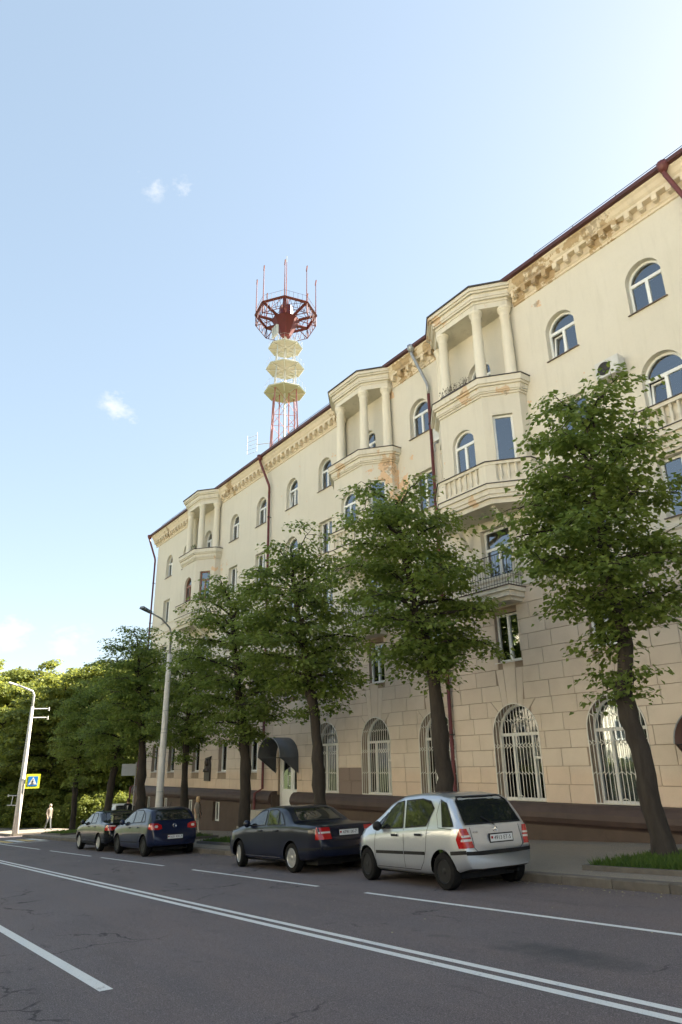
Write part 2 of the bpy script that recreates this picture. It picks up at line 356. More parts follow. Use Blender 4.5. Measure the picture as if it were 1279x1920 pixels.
# ------------------------------------------------------------------ ground, road, pavement
def sheet(name, x0, x1, y0, y1, dz, m, step=6.0, **k):
    n = max(1, int((x1-x0)/step)); xs = sorted(set([x0+(x1-x0)*i/n for i in range(n+1)]+[x for x in (-75., 40.) if x0 < x < x1]))
    b = MB()
    for a, c in zip(xs[:-1], xs[1:]):
        b.add([(a, y0, gz(a)+dz), (c, y0, gz(c)+dz), (c, y1, gz(c)+dz), (a, y1, gz(a)+dz)], [(0, 1, 2, 3)])
    return b.build(name, m, **k)
KY = 10.8
sheet('ground', -900, 600, -500, 700, -.03, M['lawn'], 60, kind='structure')
road = sheet('road', -500, 200, -.35, KY, 0, M['asphalt'], kind='structure')
side = sheet('side_road', -53.2, -49.6, KY, 60, -.004, M['asphalt'], 2, kind='structure')
def slab(name, x0, x1, y0, y1, top, m, parent=None, **k):
    b = MB(); n = max(1, int((x1-x0)/5))
    for i in range(n):
        a, c = x0+(x1-x0)*i/n, x0+(x1-x0)*(i+1)/n
        za, zc = gz(a), gz(c)
        v = [(a, y0, za-.3), (c, y0, zc-.3), (c, y1, zc-.3), (a, y1, za-.3), (a, y0, za+top), (c, y0, zc+top), (c, y1, zc+top), (a, y1, za+top)]
        f = [(4, 5, 6, 7), (0, 1, 5, 4), (2, 3, 7, 6)]
        if i == 0: f.append((3, 0, 4, 7))
        if i == n-1: f.append((1, 2, 6, 5))
        b.add(v, f)
    return b.build(name, m, parent, **k)
pave = slab('pavement', -49.6, 60, KY+.2, 17.45, .148, M['paving'], kind='structure')
pave2 = slab('pavement', -120, -53.2, KY+.2, 15.6, .14, M['paving'], kind='structure')
pave3 = slab('pavement', -120, 60, -5.5, -.55, .14, M['paving'], kind='structure')
def kerbs(par, x0, x1, y0, y1, top):
    x = x0
    while x < x1-.05:
        l = min(random.choice((1.0, 1.0, 1.02, .98)), x1-x); a, c = x+.006, x+l-.006; j = random.uniform(-.006, .006)
        za, zc = gz(a)+top+j, gz(c)+top+j+random.uniform(-.005, .005)
        b = MB(); e = .022
        yo = y0+random.uniform(-.008, .008)
        b.add([(a, yo, za-.45), (c, yo, zc-.45), (c, y1, zc-.45), (a, y1, za-.45), (a, yo, za-e), (c, yo, zc-e), (a, yo+e, za), (c, yo+e, zc), (c, y1, zc), (a, y1, za)],
              [(0, 1, 5, 4), (4, 5, 7, 6), (6, 7, 8, 9), (1, 2, 8, 7, 5), (3, 0, 4, 6, 9), (2, 3, 9, 8)])
        b.build('kerb_stone', M['kerb'], par); x += l
kerbs(pave, -49.6, 6, KY, KY+.2, .15)
kerbs(pave2, -66, -53.2, KY, KY+.2, .14)
slab('far_kerb', -120, 60, -.55, -.35, .15, M['kerb'], pave3)
def marking(x0, x1, y0, y1, m=None, dz=.004):
    sheet('road_marking', x0, x1, y0, y1, dz, m or M['paint'], 5).parent = road
for a, c in ((-42.6, -33.8), (-32.1, -26.6), (-25.5, -20.0), (-18.1, -12.3), (-10.8, -4.0), (-2.2, 3.6)): marking(a, c, 8.08, 8.18)
marking(-41, 20, 5.505, 5.605); marking(-41, 20, 5.29, 5.40)
for a, c in ((-40, -34), (-31.0, -25.0), (-22.0, -16.0), (-13.45, -7.45)): marking(a, c, 2.48, 2.61)
y = .2
i = 0
while y < KY-.3:
    marking(-46.6, -43.0, y, y+.42, M['paint'] if i % 2 == 0 else M['yellowpaint']); y += .56; i += 1
marking(-42.0, -41.7, 5.6, KY-.3)
# ------------------------------------------------------------------ apartment house
D = 17.6
XL, XR = -48.55, 14.0
B3, B2, B1 = -15.38, -22.38, -39.55
BAYS = (B3, B2, B1)
house = empty('apartment_building', (-17, D, gz(-17)), label='long five-storey cream apartment house with columned bay loggias and stone-block lower storeys', cat='building')
house.location = (0, 0, 0)
def outline(w, h, arch, n=12, ins=0):
    a = w/2-ins; z0 = ins
    if not arch: return [(-a, z0), (a, z0), (a, h-ins), (-a, h-ins)]
    r = w/2; zs = h-r
    return [(-a, z0), (a, z0)] + [(a*math.cos(PI*i/n), zs+a*math.sin(PI*i/n)) for i in range(n+1)]
CUT = {'up': MB(), 'low': MB(), 'pl': MB()}
def place(o, x, y, z, ang): o.location = (x, y, z); o.rotation_euler = (0, 0, ang); return o
def curtain_mesh(w, h, m, part=1.0, seed=0):
    b = MB(); n = 26; r = random.Random(seed)
    xs = [-w/2+w*part*i/n for i in range(n+1)]; ys = [.02*math.sin(i*1.9+seed)+r.uniform(-.006, .006) for i in range(n+1)]
    v = [(x, q, 0) for x, q in zip(xs, ys)]+[(x, q*.6, h) for x, q in zip(xs, ys)]
    b.add(v, [(i, i+1, i+n+2, i+n+1) for i in range(n)]); return b.mesh('curtain', m, True)
def window(x, y, z, w, h, arch, kind='double', ang=0, frame='upvc', sill='sillmetal', zone='up', curtain=None, tilt=False, cut=True, deep=.2, key=''):
    """a window in a wall opening; local y points into the wall"""
    if cut:
        pts = outline(w, h, arch); b = MB(); b.prism_y(pts, -.35, 1.0)
        c, s_ = math.cos(ang), math.sin(ang)
        b.v = [(x+p[0]*c-p[1]*s_, y+p[0]*s_+p[1]*c, z+p[2]) for p in b.v]
        CUT[zone].add(b.v, b.f)
    t = .075; r = w/2; zs = h-r if arch else h*.74
    kk = (round(w, 3), round(h, 3), arch, kind, frame, deep)
    def mk():
        b = MB(); b.ring_y(outline(w-.004, h-.002, arch), outline(w, h, arch, ins=t), deep, deep+.07)
        inn = w/2-t
        if kind in ('double', 'grilled') and arch:
            b.box(-inn, inn, deep-.005, deep+.065, zs-.075, zs+.03); b.box(-.05, .05, deep-.01, deep+.06, t, zs-.075)
        elif kind == 'double': b.box(-.05, .05, deep-.01, deep+.06, t, h-t)
        elif kind == 'cross':
            b.box(-inn, inn, deep-.005, deep+.06, h*.7-.05, h*.7+.05); b.box(-.05, .05, deep-.01, deep+.055, t, h*.7-.05)
        elif kind == 'uneven': b.box(w*.14-.045, w*.14+.045, deep-.01, deep+.06, t, h-t)
        elif kind == 'shop':
            b.box(-inn, inn, deep-.005, deep+.065, zs-.05, zs+.04); b.box(-w*.2-.04, -w*.2+.04, deep-.01, deep+.06, t, zs-.05); b.box(w*.22-.04, w*.22+.04, deep-.01, deep+.06, t, zs-.05)
            b.box(w*.22+.04, inn, deep-.005, deep+.05, zs-.75, zs-.68)
        return b.mesh('window', M[frame])
    root = inst('window', cached(('win',)+kk, mk), house); place(root, x, y, z, ang)
    g = deep+.035; inn = w/2-t*.5
    def pane(tagk, pts):
        inst('pane', cached(('pane', tagk)+kk, lambda: MB().prism_y(pts, g, g+.012).mesh('pane', M['shopglass' if kind in ('shop', 'uneven') else 'glass'])), root)
    if arch:
        a = w/2-t*.6; pane('top', [(-a, zs), (a, zs)]+[(a*math.cos(PI*i/12), zs+a*math.sin(PI*i/12)) for i in range(1, 12)])
        top = zs
    elif kind == 'cross': pane('top', [(-inn, h*.7), (inn, h*.7), (inn, h-t*.5), (-inn, h-t*.5)]); top = h*.7
    else: top = h-t*.5
    splits = {'double': [0], 'grilled': [0], 'cross': [0], 'single': [], 'uneven': [w*.14], 'shop': [-w*.2, w*.22]}[kind]
    xs = [-inn]+splits+[inn]
    for i in range(len(xs)-1):
        if tilt and i == 0:
            sw, shh = xs[1]-xs[0]-.1, top-t-.09
            def sash():
                b = MB(); b.ring_y([(-sw/2, 0), (sw/2, 0), (sw/2, shh), (-sw/2, shh)], [(-sw/2+.06, .06), (sw/2-.06, .06), (sw/2-.06, shh-.06), (-sw/2+.06, shh-.06)], -.03, .03); return b.mesh('open_sash', M[frame])
            so_ = inst('open_sash', cached(('sash',)+kk, sash), root, ((xs[0]+xs[1])/2, deep+.06, t+.01), (-.13, 0, 0))
            gp = MB().prism_y([(-sw/2+.05, .05), (sw/2-.05, .05), (sw/2-.05, shh-.05), (-sw/2+.05, shh-.05)], -.006, .006)
            inst('pane', cached(('sashp',)+kk, lambda: gp.mesh('pane', M['glass'])), root, so_.location, so_.rotation_euler)
            continue
        pane(i, [(xs[i], t*.5), (xs[i+1], t*.5), (xs[i+1], top), (xs[i], top)])
    if sill:
        inst('window_sill', cached(('sill', w, sill, deep), lambda: MB().prism_x([(-.07, -.045), (-.07, -.02), (deep, .012), (deep, -.015)], -w/2-.06, w/2+.06).mesh('window_sill', M[sill])), root)
    if curtain:
        cm, part_, sd = curtain
        cw = w-.06; inst('curtain', cached(('cur', w, h, cm, part_, sd), lambda: curtain_mesh(cw, (h-r*.4 if arch else h)-.05, M[cm], part_, sd)), root, (0, deep+.2, .03))
    return root
cols5 = [(-5.2,), (-8.53,), (-11.62,), (-18.85,), (-25.92,), (-29.06,), (-32.4,), (-35.75,), (-43.0,), (-46.05,), (-1.6,), (2.0,), (5.4,), (9.0,)]
R_ = random.Random(3)
def cur(p=.45):
    return (R_.choice(('curtain', 'curtain', 'brownblind')), R_.choice((1.0, .45, .6, .3)), R_.randint(0, 3)) if R_.random() < p else None
for (x,) in cols5:
    tl = x in (-11.62, -8.53, -29.06)
    if x == -8.53: tl = False
    window(x, D, 14.42, 1.16, 1.66, True, tilt=tl, curtain=cur(.35), frame='oldframe' if x == 99 else 'upvc')
    arched4 = x in (-8.53, -29.06, -1.6)
    if arched4: window(x, D, 11.14, 1.28, 1.64, True, tilt=True, curtain=cur(), sill=None)
    else: window(x, D, 11.1, 1.14, 1.66, False, tilt=False, curtain=cur(), frame='upvc', kind='double')
    window(x, D, 7.82, 1.3 if arched4 else 1.14, 1.74, False, curtain=cur(), kind='cross' if x < -30 else 'double')
    window(x, D, 4.68, 1.0, 1.55, False, zone='low', sill='whitesill', curtain=cur(.3), deep=.14)
for cx in BAYS:
    window(cx, D, 14.42, 1.16, 1.66, True, curtain=cur(.3))
    window(cx, D, 6.98, 1.3, 2.35, False, kind='cross', sill=None, zone='up', curtain=cur(.8))
    window(cx+.12, D, 4.68, 1.0, 1.58, False, zone='low', sill='whitesill', deep=.14, curtain=('brownblind', .35, 1))
ARCH = [-25.97, -22.47, -18.95, -15.3, -11.72, -5.0, -1.6, 2.0, 5.4]
for i, x in enumerate(ARCH):
    window(x, D, .47, 1.86, 2.88, True, kind='shop', zone='low', sill=None, frame='upvc', deep=.3, curtain=(('curtain', .45, 2), ('curtain', 1.0, 1), ('curtain', .7, 0), ('curtain', .55, 3), ('curtain', .8, 1))[i % 5])
for x in (-46.1, -43.26, -39.56, -36.05, -32.62):
    window(x, D, 1.32, 1.0, 1.6, False, zone='low', sill='whitesill', deep=.2, curtain=('curtain', 1.0, int(-x) % 4), kind='uneven')
    window(x+.1, 17.3, -1.12, .8, .95, False, zone='pl', sill=None, deep=.16, kind='double')
DOORS = (-29.2, -8.4)
for x in DOORS:
    CUT['low'].box(x-.85, x+.85, D-.4, D+1.0, -.42, 2.2); CUT['pl'].box(x-.86, x+.86, D-.8, D+.6, -.42, 2.0)
# shells of the walls
def cut_mesh(b, zone, name, m):
    me = b.mesh(name, m)
    return boolean(me, CUT[zone].mesh('cut', m))
RZ = 7.45
wall = inst('upper_wall', cut_mesh(MB().box(XL, XR, D, D+.45, RZ-.49, 18.1), 'up', 'upper_wall', M['cream']), house)
lowback = inst('lower_wall', cut_mesh(MB().box(XL+.01, XR-.01, D+.022, D+.44, .30, RZ-.5), 'low', 'lower_wall', M['joint']), house)
plm = cut_mesh(MB().box(XL-.25, XR, 17.3, D+.43, -4.2, .30), 'pl', 'plinth_wall', M['plinth'])
inst('plinth_wall', plm, house)
MB().box(XL, XL+.4, D+.451, D+13, -4.2, 18.1).build('end_wall', M['cream'], house)
MB().box(XR-.4, XR, D+.451, D+13, -4.2, 18.1).build('end_wall', M['cream'], house)
MB().box(XL, XR, D+13, D+13.4, -4.2, 18.1).build('back_wall', M['cream'], house)
MB().box(XL+.41, XR-.41, D+1.6, D+1.7, -4, 18.0).build('dark_backing_sheet', M['roomshade'], house)  # dark sheet behind the panes, stands in for interior shade
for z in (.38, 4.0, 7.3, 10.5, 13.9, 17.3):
    MB().box(XL+.41, XR-.41, D+.46, D+1.59, z-.12, z).build('floor_slab', M['roomshade'], house)
MB().prism_x([(D-.2, 18.30), (D+7, 20.9), (D+14, 18.3), (D+14, 18.15), (D-.2, 18.15)], XL-.25, XR+.2).build('roof', M['roofmetal'], house)
# ---- facing blocks
def in_rects(z0, z1):
    out = []
    for (x,) in cols5: out.append((x-.5, x+.5, 4.68, 6.23))
    for cx in BAYS: out.append((cx+.12-.5, cx+.12+.5, 4.68, 6.26))
    for x in (-46.1, -43.26, -39.56, -36.05, -32.62): out.append((x-.5, x+.5, 1.32, 2.92))
    for x in DOORS: out.append((x-.85, x+.85, -.5, 2.2))
    return [q for q in out if q[2] < z1-.06 and q[3] > z0+.06]
AR, AZS = .93, .47+2.88-.93
def zone_half(z):
    if z < AZS: return AR
    if z <= 3.10: return math.sqrt(max(0, AR*AR-(z-AZS)**2))
    if z <= 3.45: return .63+(z-3.10)/.35*.30
    if z <= 4.45: return .44+(z-3.45)*.14
    if z <= 4.70: return .27
    return None
blocks = []                                     # (polygon xz)
zc = .45; row = 0
while zc < RZ-.01:
    z0, z1 = zc, min(zc+.5, RZ)
    xs = [XL]; x = XL+(.45 if row % 2 else .9)
    rr = random.Random(row*13+5)
    while x < XR: xs.append(x); x += rr.choice((.82, .9, .9, 1.0))
    xs.append(XR)
    for a, c in zip(xs[:-1], xs[1:]):
        segs = [(a, c)]
        for (ra, rb, rz0, rz1) in in_rects(z0, z1):
            ns = []
            for (p, q) in segs:
                if q <= ra or p >= rb: ns.append((p, q)); continue
                if p < ra: ns.append((p, ra+.0))
                if q > rb: ns.append((rb, q))
            segs = ns
        for (p, q) in segs:
            arc = [t for t in ARCH if abs((p+q)/2-t) < 2.0]
            lv = [z0+(z1-z0)*i/6 for i in range(7)]
            done = False
            for t in arc:
                hv = [zone_half(z+(1e-4 if z == z0 else -1e-4)) for z in lv]
                if all(h_ is None for h_ in hv): continue
                hv = [h_ or 0 for h_ in hv]; hm = max(hv)
                if p < t-hm and q > t+hm or (p < t < q) or (p > t-hm and q < t+hm) or (p < t-min(hv) < q) or (p < t+min(hv) < q) or (p < t-hm < q) or (p < t+hm < q):
                    done = True
                    if p < t-min(hv):           # left piece
                        pl = [(p, z0)]+[(max(p, min(q, t-h_)), z) for z, h_ in zip(lv, hv)]+[(p, z1)]
                        if max(v[0] for v in pl)-p > .1: blocks.append(pl)
                    if q > t+min(hv):
                        pl = [(q, z1)]+[(min(q, max(p, t+h_)), z) for z, h_ in reversed(list(zip(lv, hv)))]+[(q, z0)]
                        if q-min(v[0] for v in pl) > .1: blocks.append(pl)
            if not done and q-p > .08: blocks.append([(p, z0), (q, z0), (q, z1), (p, z1)])
    zc += .5; row += 1
def arcpts(t, a0, a1, n=5): return [(t+AR*math.cos(a0+(a1-a0)*i/n), AZS+AR*math.sin(a0+(a1-a0)*i/n)) for i in range(n+1)]
for t in ARCH:
    def at(h_): return PI/2-math.asin(min(1, h_/AR))
    blocks.append(arcpts(t, at(-.20), at(.20))[::1]+[(t+.27, 4.70), (t-.27, 4.70)])
    blocks.append(arcpts(t, at(.20), at(.42))+[(t+.58, 4.45), (t+.262, 4.45)])
    blocks.append(arcpts(t, at(-.42), at(-.20))+[(t-.262, 4.45), (t-.58, 4.45)])
    blocks.append(arcpts(t, at(.42), at(.62))+[(t+.93, 3.45), (t+.44, 3.45)])
    blocks.append(arcpts(t, at(-.62), at(-.42))+[(t-.44, 3.45), (t-.93, 3.45)])
def ccw(p):
    a = sum(p[i][0]*p[(i+1) % len(p)][1]-p[(i+1) % len(p)][0]*p[i][1] for i in range(len(p))); return p if a > 0 else p[::-1]
def clean(p):
    o = []
    for q in p:
        if not o or (abs(q[0]-o[-1][0])+abs(q[1]-o[-1][1])) > 1e-3: o.append(q)
    if abs(o[0][0]-o[-1][0])+abs(o[0][1]-o[-1][1]) < 1e-3: o.pop()
    return o
def inset(p, d):
    n = len(p); o = []
    for i in range(n):
        a, b_, c = Vector(p[i-1]), Vector(p[i]), Vector(p[(i+1) % n])
        e1 = (b_-a).normalized(); e2 = (c-b_).normalized(); n1 = Vector((-e1.y, e1.x)); n2 = Vector((-e2.y, e2.x))
        k_ = n1+n2; L_ = k_.length
        k_ = n1 if L_ < .2 else k_/L_/max(.5, (k_/L_).dot(n1)); o.append(tuple(b_+k_*d))
    return o
def block_geo(b, p, j):
    p = ccw(clean(p)); q = inset(p, .007); r = inset(p, .013); n = len(p); y0 = D-.006-j
    v = [(a[0], D+.03, a[1]) for a in q]+[(a[0], y0+.007, a[1]) for a in q]+[(a[0], y0, a[1]) for a in r]
    f = [tuple(range(2*n, 3*n))]
    for i in range(n):
        k_ = (i+1) % n; f += [(i, k_, k_+n, i+n), (i+n, k_+n, k_+2*n, i+2*n)]
    b.add(v, f)
def bsize(p):
    cx = sum(a[0] for a in p)/len(p); cz = sum(a[1] for a in p)/len(p)
    w_ = max(a[0] for a in p)-min(a[0] for a in p)
    vis = -28 < cx < -6.5 + cz*.02
    return (w_/(cx*cx+300)) if vis else 0
blocks = [p for p in blocks if len(clean(p)) >= 3]
blocks.sort(key=bsize, reverse=True)
for p in blocks[:300]:
    b = MB(); block_geo(b, p, random.uniform(-.002, .003)); b.build('facing_block', M['block'], lowback)
b = MB()
for p in blocks[300:]: block_geo(b, p, random.uniform(-.002, .003))
b.build('facing_blocks', M['block'], lowback, kind='stuff')
MB().prism_x([(D+.02, RZ-.49), (D-.05, RZ-.42), (D-.05, RZ-.06), (D-.10, RZ), (D-.10, RZ+.09), (D-.003, RZ+.13), (D+.02, RZ+.13)][::-1], XL-.03, XR).build('string_course', M['trim'], house)
# ---- plinth cap
b = MB()
prof = [(D+.2, .47), (17.36, .44), (17.24, .36), (17.16, .22), (17.14, .08), (17.18, -.04), (17.27, -.10), (17.29, -.14), (D+.2, -.14)]
for a, c in ((XL-.3, DOORS[0]-.95), (DOORS[0]+.95, DOORS[1]-.95), (DOORS[1]+.95, XR)):
    MB().prism_x(prof[::-1], a, c).build('plinth_cap', M['plinth_cap'], house)
# ---- cornice, dentils, gutter
CORN = [(D+.01, 17.36), (D-.05, 17.38), (D-.05, 17.46), (D-.09, 17.5), (D-.09, 17.74), (D-.30, 17.76), (D-.30, 17.86), (D-.36, 17.93), (D-.42, 18.06), (D-.48, 18.12), (D-.48, 18.22), (D+.01, 18.24)]
GUT = [(D-.50, 18.18), (D-.62, 18.20), (D-.64, 18.31), (D-.58, 18.36), (D-.2, 18.38), (D-.2, 18.30)]
edges = [XL-.35]+sum([[cx-2.02, cx+2.02] for cx in sorted(BAYS)], [])+[XR]
den = MB().box(-.085, .085, -.22, 0, -.19, 0).box(-.07, .07, -.19, 0, -.23, -.19).mesh('dentil', M['cornice'])
for a, c in zip(edges[0::2], edges[1::2]):
    MB().prism_x(CORN[::-1], a, c).build('cornice', M['cornice'], house)
    MB().prism_x(GUT[::-1], a-.2, c+.2).build('gutter', M['roofmetal'], house)
    n = int((c-a)/.46)
    for i in range(n): inst('dentil', den, house, (a+(i+.5)*(c-a)/n, D-.085, 17.758))
# roof safety rail
for a, c in ((XL+.5, B1-2.5), (B2-9.0, B2-2.6), (B3+3.2, XR-1)):
    b = MB(); b.tube([(a, D-.05, 18.95), (c, D-.05, 18.95)], .012, 5)
    n = int((c-a)/1.6)
    for i in range(n+1): x = a+(c-a)*i/n; b.tube([(x, D-.05, 18.35), (x, D-.05, 18.95)], .012, 5)
    b.build('roof_rail', M['black'], house)
# ---- bays
def bay_line(off):                             # open plan polyline local x, y relative to D, wall to wall
    base = [(-2.05, .02), (-2.05, -.36), (-1.06, -1.18), (1.06, -1.18), (2.05, -.36), (2.05, .02)]
    if not off: return base
    o = []; n = len(base)
    nor = []
    for i in range(n-1):
        e = (Vector(base[i+1])-Vector(base[i])).normalized(); nor.append(Vector((e.y, -e.x)))
    nor = [(v if v.dot(Vector((0, 0))-Vector((0, .5))) >= -9 else v) for v in nor]
    for i in range(n):
        p = Vector(base[i])
        if i == 0: q = p+nor[0]*off
        elif i == n-1: q = p+nor[-1]*off
        else:
            k_ = nor[i-1]+nor[i]; q = p+k_*(off/max(.3, (1+nor[i-1].dot(nor[i]))))
        o.append((q.x, q.y))
    return o
_t = bay_line(.1)
if _t[2][1] > -1.18:                           # make sure the offset goes outward
    _old = bay_line
    def bay_line(off): return _old(-off)
def layer(b, off, z0, z1, mi=0): b.prism_z(bay_line(off), z0, z1, mi)
colprof = [(.235, 0), (.235, .05), (.25, .09), (.25, .13), (.215, .17), (.20, .2), (.20, .9), (.19, 1.7), (.172, 2.66), (.195, 2.69), (.195, 2.73), (.175, 2.75), (.175, 2.83), (.20, 2.88), (.235, 2.94), (.235, 2.97), (.255, 2.98), (.255, 3.08)]
colm = auto_smooth(MB().lathe(colprof, 20).mesh('loggia_column', M['column']), 40)
balprof = [(.055, 0), (.055, .05), (.035, .08), (.06, .17), (.068, .24), (.05, .34), (.03, .44), (.045, .50), (.045, .53), (.055, .54), (.055, .58)]
balm = auto_smooth(MB().lathe(balprof, 10).mesh('baluster', M['trim']), 50)
for bi, cx in enumerate(BAYS):
    L0 = (cx, D, 0)
    body = MB(); layer(body, 0, 10.26, 13.80); me = body.mesh('bay_wall', M['cream'])
    inner = MB(); inner.prism_z([(x*.86, y+.24 if y < 0 else y+.3) for x, y in bay_line(0)], 10.6, 13.5); me = boolean(me, inner.mesh('c', M['cream']))
    cuts = MB(); cuts.prism_y(outline(1.06, 1.66, True), -1.6, -.5)
    cuts.v = [(x, y, z+11.12) for x, y, z in cuts.v]
    ca = math.atan2(.82, .99)
    for s in (1, -1):
        q = MB().box(-.34, .34, -.3, .45, 11.16, 12.9)
        mxp, myp = s*1.555, -.77; a_ = ca*s; c_, s_ = math.cos(a_), math.sin(a_)
        cuts.add([(mxp+v[0]*c_-v[1]*s_, myp+v[0]*s_+v[1]*c_, v[2]) for v in q.v], q.f)
    me = boolean(me, cuts.mesh('c', M['cream']))
    inst('bay_wall', me, house, L0)
    fr_ = 'oldframe' if cx == B1 else 'upvc'
    window(cx, D-1.18, 11.12, 1.06, 1.66, True, cut=False, frame=fr_, sill=None, curtain=('curtain', .35, 1), deep=.13)
    for s in (1, -1):
        window(cx+s*1.555, D-.77, 11.16, .68, 1.74, False, kind='single' if cx != B1 else 'cross', ang=ca*s, cut=False, frame=fr_, sill=None, deep=.13, curtain=('curtain', 1.0, 2) if cx == B3 else ('brownblind', .5, 1))
    b = MB()                                   # moulded ledge under the loggia
    for off, z0, z1 in ((.05, 13.66, 13.74), (.10, 13.74, 13.80), (.13, 13.80, 13.98), (.20, 13.98, 14.06), (.25, 14.06, 14.28)): layer(b, off, z0, z1)
    b.build('loggia_ledge', M['trim'], house, loc=L0)
    b = MB(); layer(b, .28, 14.281, 14.315); b.build('ledge_flashing', M['blackroof'], house, loc=L0)
    for x, y in ((-1.72, -.24), (-.9, -.88), (.9, -.88), (1.72, -.24)):
        inst('loggia_column', colm, house, (cx+x, D+y, 14.31))
    b = MB()                                   # entablature and ceiling
    for off, z0, z1 in ((-.10, 17.39, 17.62), (-.07, 17.62, 17.72), (.02, 17.72, 17.80), (.05, 17.80, 17.98), (.14, 17.98, 18.06), (.20, 18.06, 18.2)): layer(b, off, z0, z1)
    b.build('loggia_entablature', M['trim'], house, loc=L0)
    b = MB(); layer(b, .25, 18.2, 18.26)
    pl_ = bay_line(.25); n = len(pl_)
    b.add([(x, y, 18.26) for x, y in pl_]+[(x*.5, .6, 18.55) for x, y in pl_], [(i, (i+1) % n, (i+1) % n+n, i+n) for i in range(n)]+[tuple(range(n, 2*n))])
    b.build('bay_roof', M['blackroof'], house, loc=L0)
    MB().box(-1.95, 1.95, -.02, -.003, 14.32, 17.38).build('loggia_back', M['loggia'], house, loc=L0) if False else None
    b = MB()                                   # balcony parapet with balusters
    for off, z0, z1 in ((.06, 9.62, 9.80), (.16, 9.80, 9.92), (.20, 9.92, 10.10), (.27, 10.10, 10.25)): layer(b, off, z0, z1)
    b.build('balcony_cornice', M['trim'], house, loc=L0)
    b = MB(); layer(b, .30, 10.251, 10.28); b.build('balcony_flashing', M['blackroof'], house, loc=L0)
    b = MB(); layer(b, .13, 10.29, 10.98); layer(b, .24, 10.285, 10.36); layer(b, .24, 10.95, 11.05)
    # solid piers at the corners
    p24 = bay_line(.22)
    for i in (1, 2, 3, 4):
        p = Vector(p24[i]); pm = (p-Vector(p24[i-1])).normalized(); pn = (Vector(p24[i+1])-p).normalized()
        t_ = .12
        nn = Vector((0, .25))
        poly = [p-pm*.32, p, p+pn*.32, p+pn*.32+nn*.5, p-pm*.32+nn*.5]
        b.prism_z([(q.x, q.y) for q in poly], 10.36, 10.95)
    b.build('balcony_parapet', M['trim'], house, loc=L0)
    b = MB(); layer(b, .28, 11.051, 11.08); b.build('parapet_cap', M['blackroof'], house, loc=L0)
    lines = [(p24[2], p24[3], 6), (p24[3], p24[4], 3), (p24[1], p24[2], 3)]
    for (p, q, n) in lines:
        p, q = Vector(p), Vector(q); d = (q-p).normalized(); p += d*.36; q -= d*.36
        nin = Vector((-d.y, d.x))
        if nin.y < 0: nin = -nin
        for i in range(n):
            w_ = p+(q-p)*((i+.5)/n)+nin*.055
            inst('baluster', balm, house, (cx+w_.x, D+w_.y, 10.365))
    for s in (-1, 1):                          # struts under the balcony
        MB().tube([(s*1.2, .02, 8.75), (s*.95, -.95, 9.56), (s*.95, -1.05, 9.62)], .075, 4).build('balcony_strut', M['trim'], house, loc=L0)
    MB().box(-1.95, 1.95, -.012, .01, 7.6, 9.62).build('ochre_wall_panel', M['loggia'], house, loc=L0) if False else None
    # french balcony of the third storey
    b = MB(); b.box(-1.12, 1.12, -.80, 0, 6.80, 6.93); b.box(-1.04, 1.04, -.74, 0, 6.62, 6.80); b.box(-.95, .95, -.6, 0, 6.5, 6.62); b.build('balcony_slab', M['trim'], house, loc=L0)
    MB().box(-1.14, 1.14, -.83, -.001, 6.931, 6.965).build('balcony_edging', M['plinth_cap'], house, loc=L0)
    b = MB()
    for z in (7.06, 7.34, 8.06): b.tube([(-1.07, 0, z), (-1.07, -.76, z), (1.07, -.76, z), (1.07, 0, z)], .018 if z > 8 else .011, 5)
    for i in range(19):
        x = -1.07+2.14*i/18; b.tube([(x, -.76, 6.96), (x, -.76, 8.06)], .016 if i in (0, 18) else .009, 4)
    for s in (-1, 1):
        for i in range(1, 6): b.tube([(s*1.07, -.76+.76*i/6, 6.96), (s*1.07, -.76+.76*i/6, 8.06)], .009, 4)
    for x in (-.53, .53):
        for s in (-1, 1): b.tube([(x+s*.02+s*.09*math.sin(t*.55)*(1-.05*t), -.775, 7.36+t*.055) for t in range(9)], .009, 4)
    b.build('iron_railing', M['black'], house, loc=L0)
# flat balustrade bands under the arched fourth-storey windows
for cx in (-8.53, -29.06, -1.6):
    L0 = (cx, D, 0)
    b = MB()
    for w_, o_, z0, z1 in ((1.0, .10, 9.62, 9.75), (1.05, .16, 9.75, 9.9), (1.1, .22, 9.9, 10.08), (1.15, .30, 10.08, 10.26)): b.box(-w_, w_, -o_, .001, z0, z1)
    b.box(-1.05, 1.05, -.08, .001, 10.30, 11.0); b.box(-1.05, 1.05, -.24, .001, 10.29, 10.36); b.box(-1.08, 1.08, -.24, .001, 10.95, 11.06)
    for s in (-1, 1): b.box(s*.88-.17, s*.88+.17, -.225, .001, 10.36, 10.95)
    b.build('window_parapet', M['trim'], house, loc=L0)
    b = MB(); b.box(-1.17, 1.17, -.33, .002, 10.261, 10.288); b.box(-1.1, 1.1, -.27, .002, 11.061, 11.09); b.build('parapet_flashing', M['blackroof'], house, loc=L0)
    for i in range(6): inst('baluster', balm, house, (cx-.59+i*.236, D-.16, 10.365))
MB().prism_x([(D+.001, 10.4), (D-.06, 10.42), (D-.06, 10.93), (D-.1, 10.97), (D-.1, 11.02), (D+.001, 11.04)][::-1], XL-.04, B1-2.4).build('string_course', M['trim'], house)
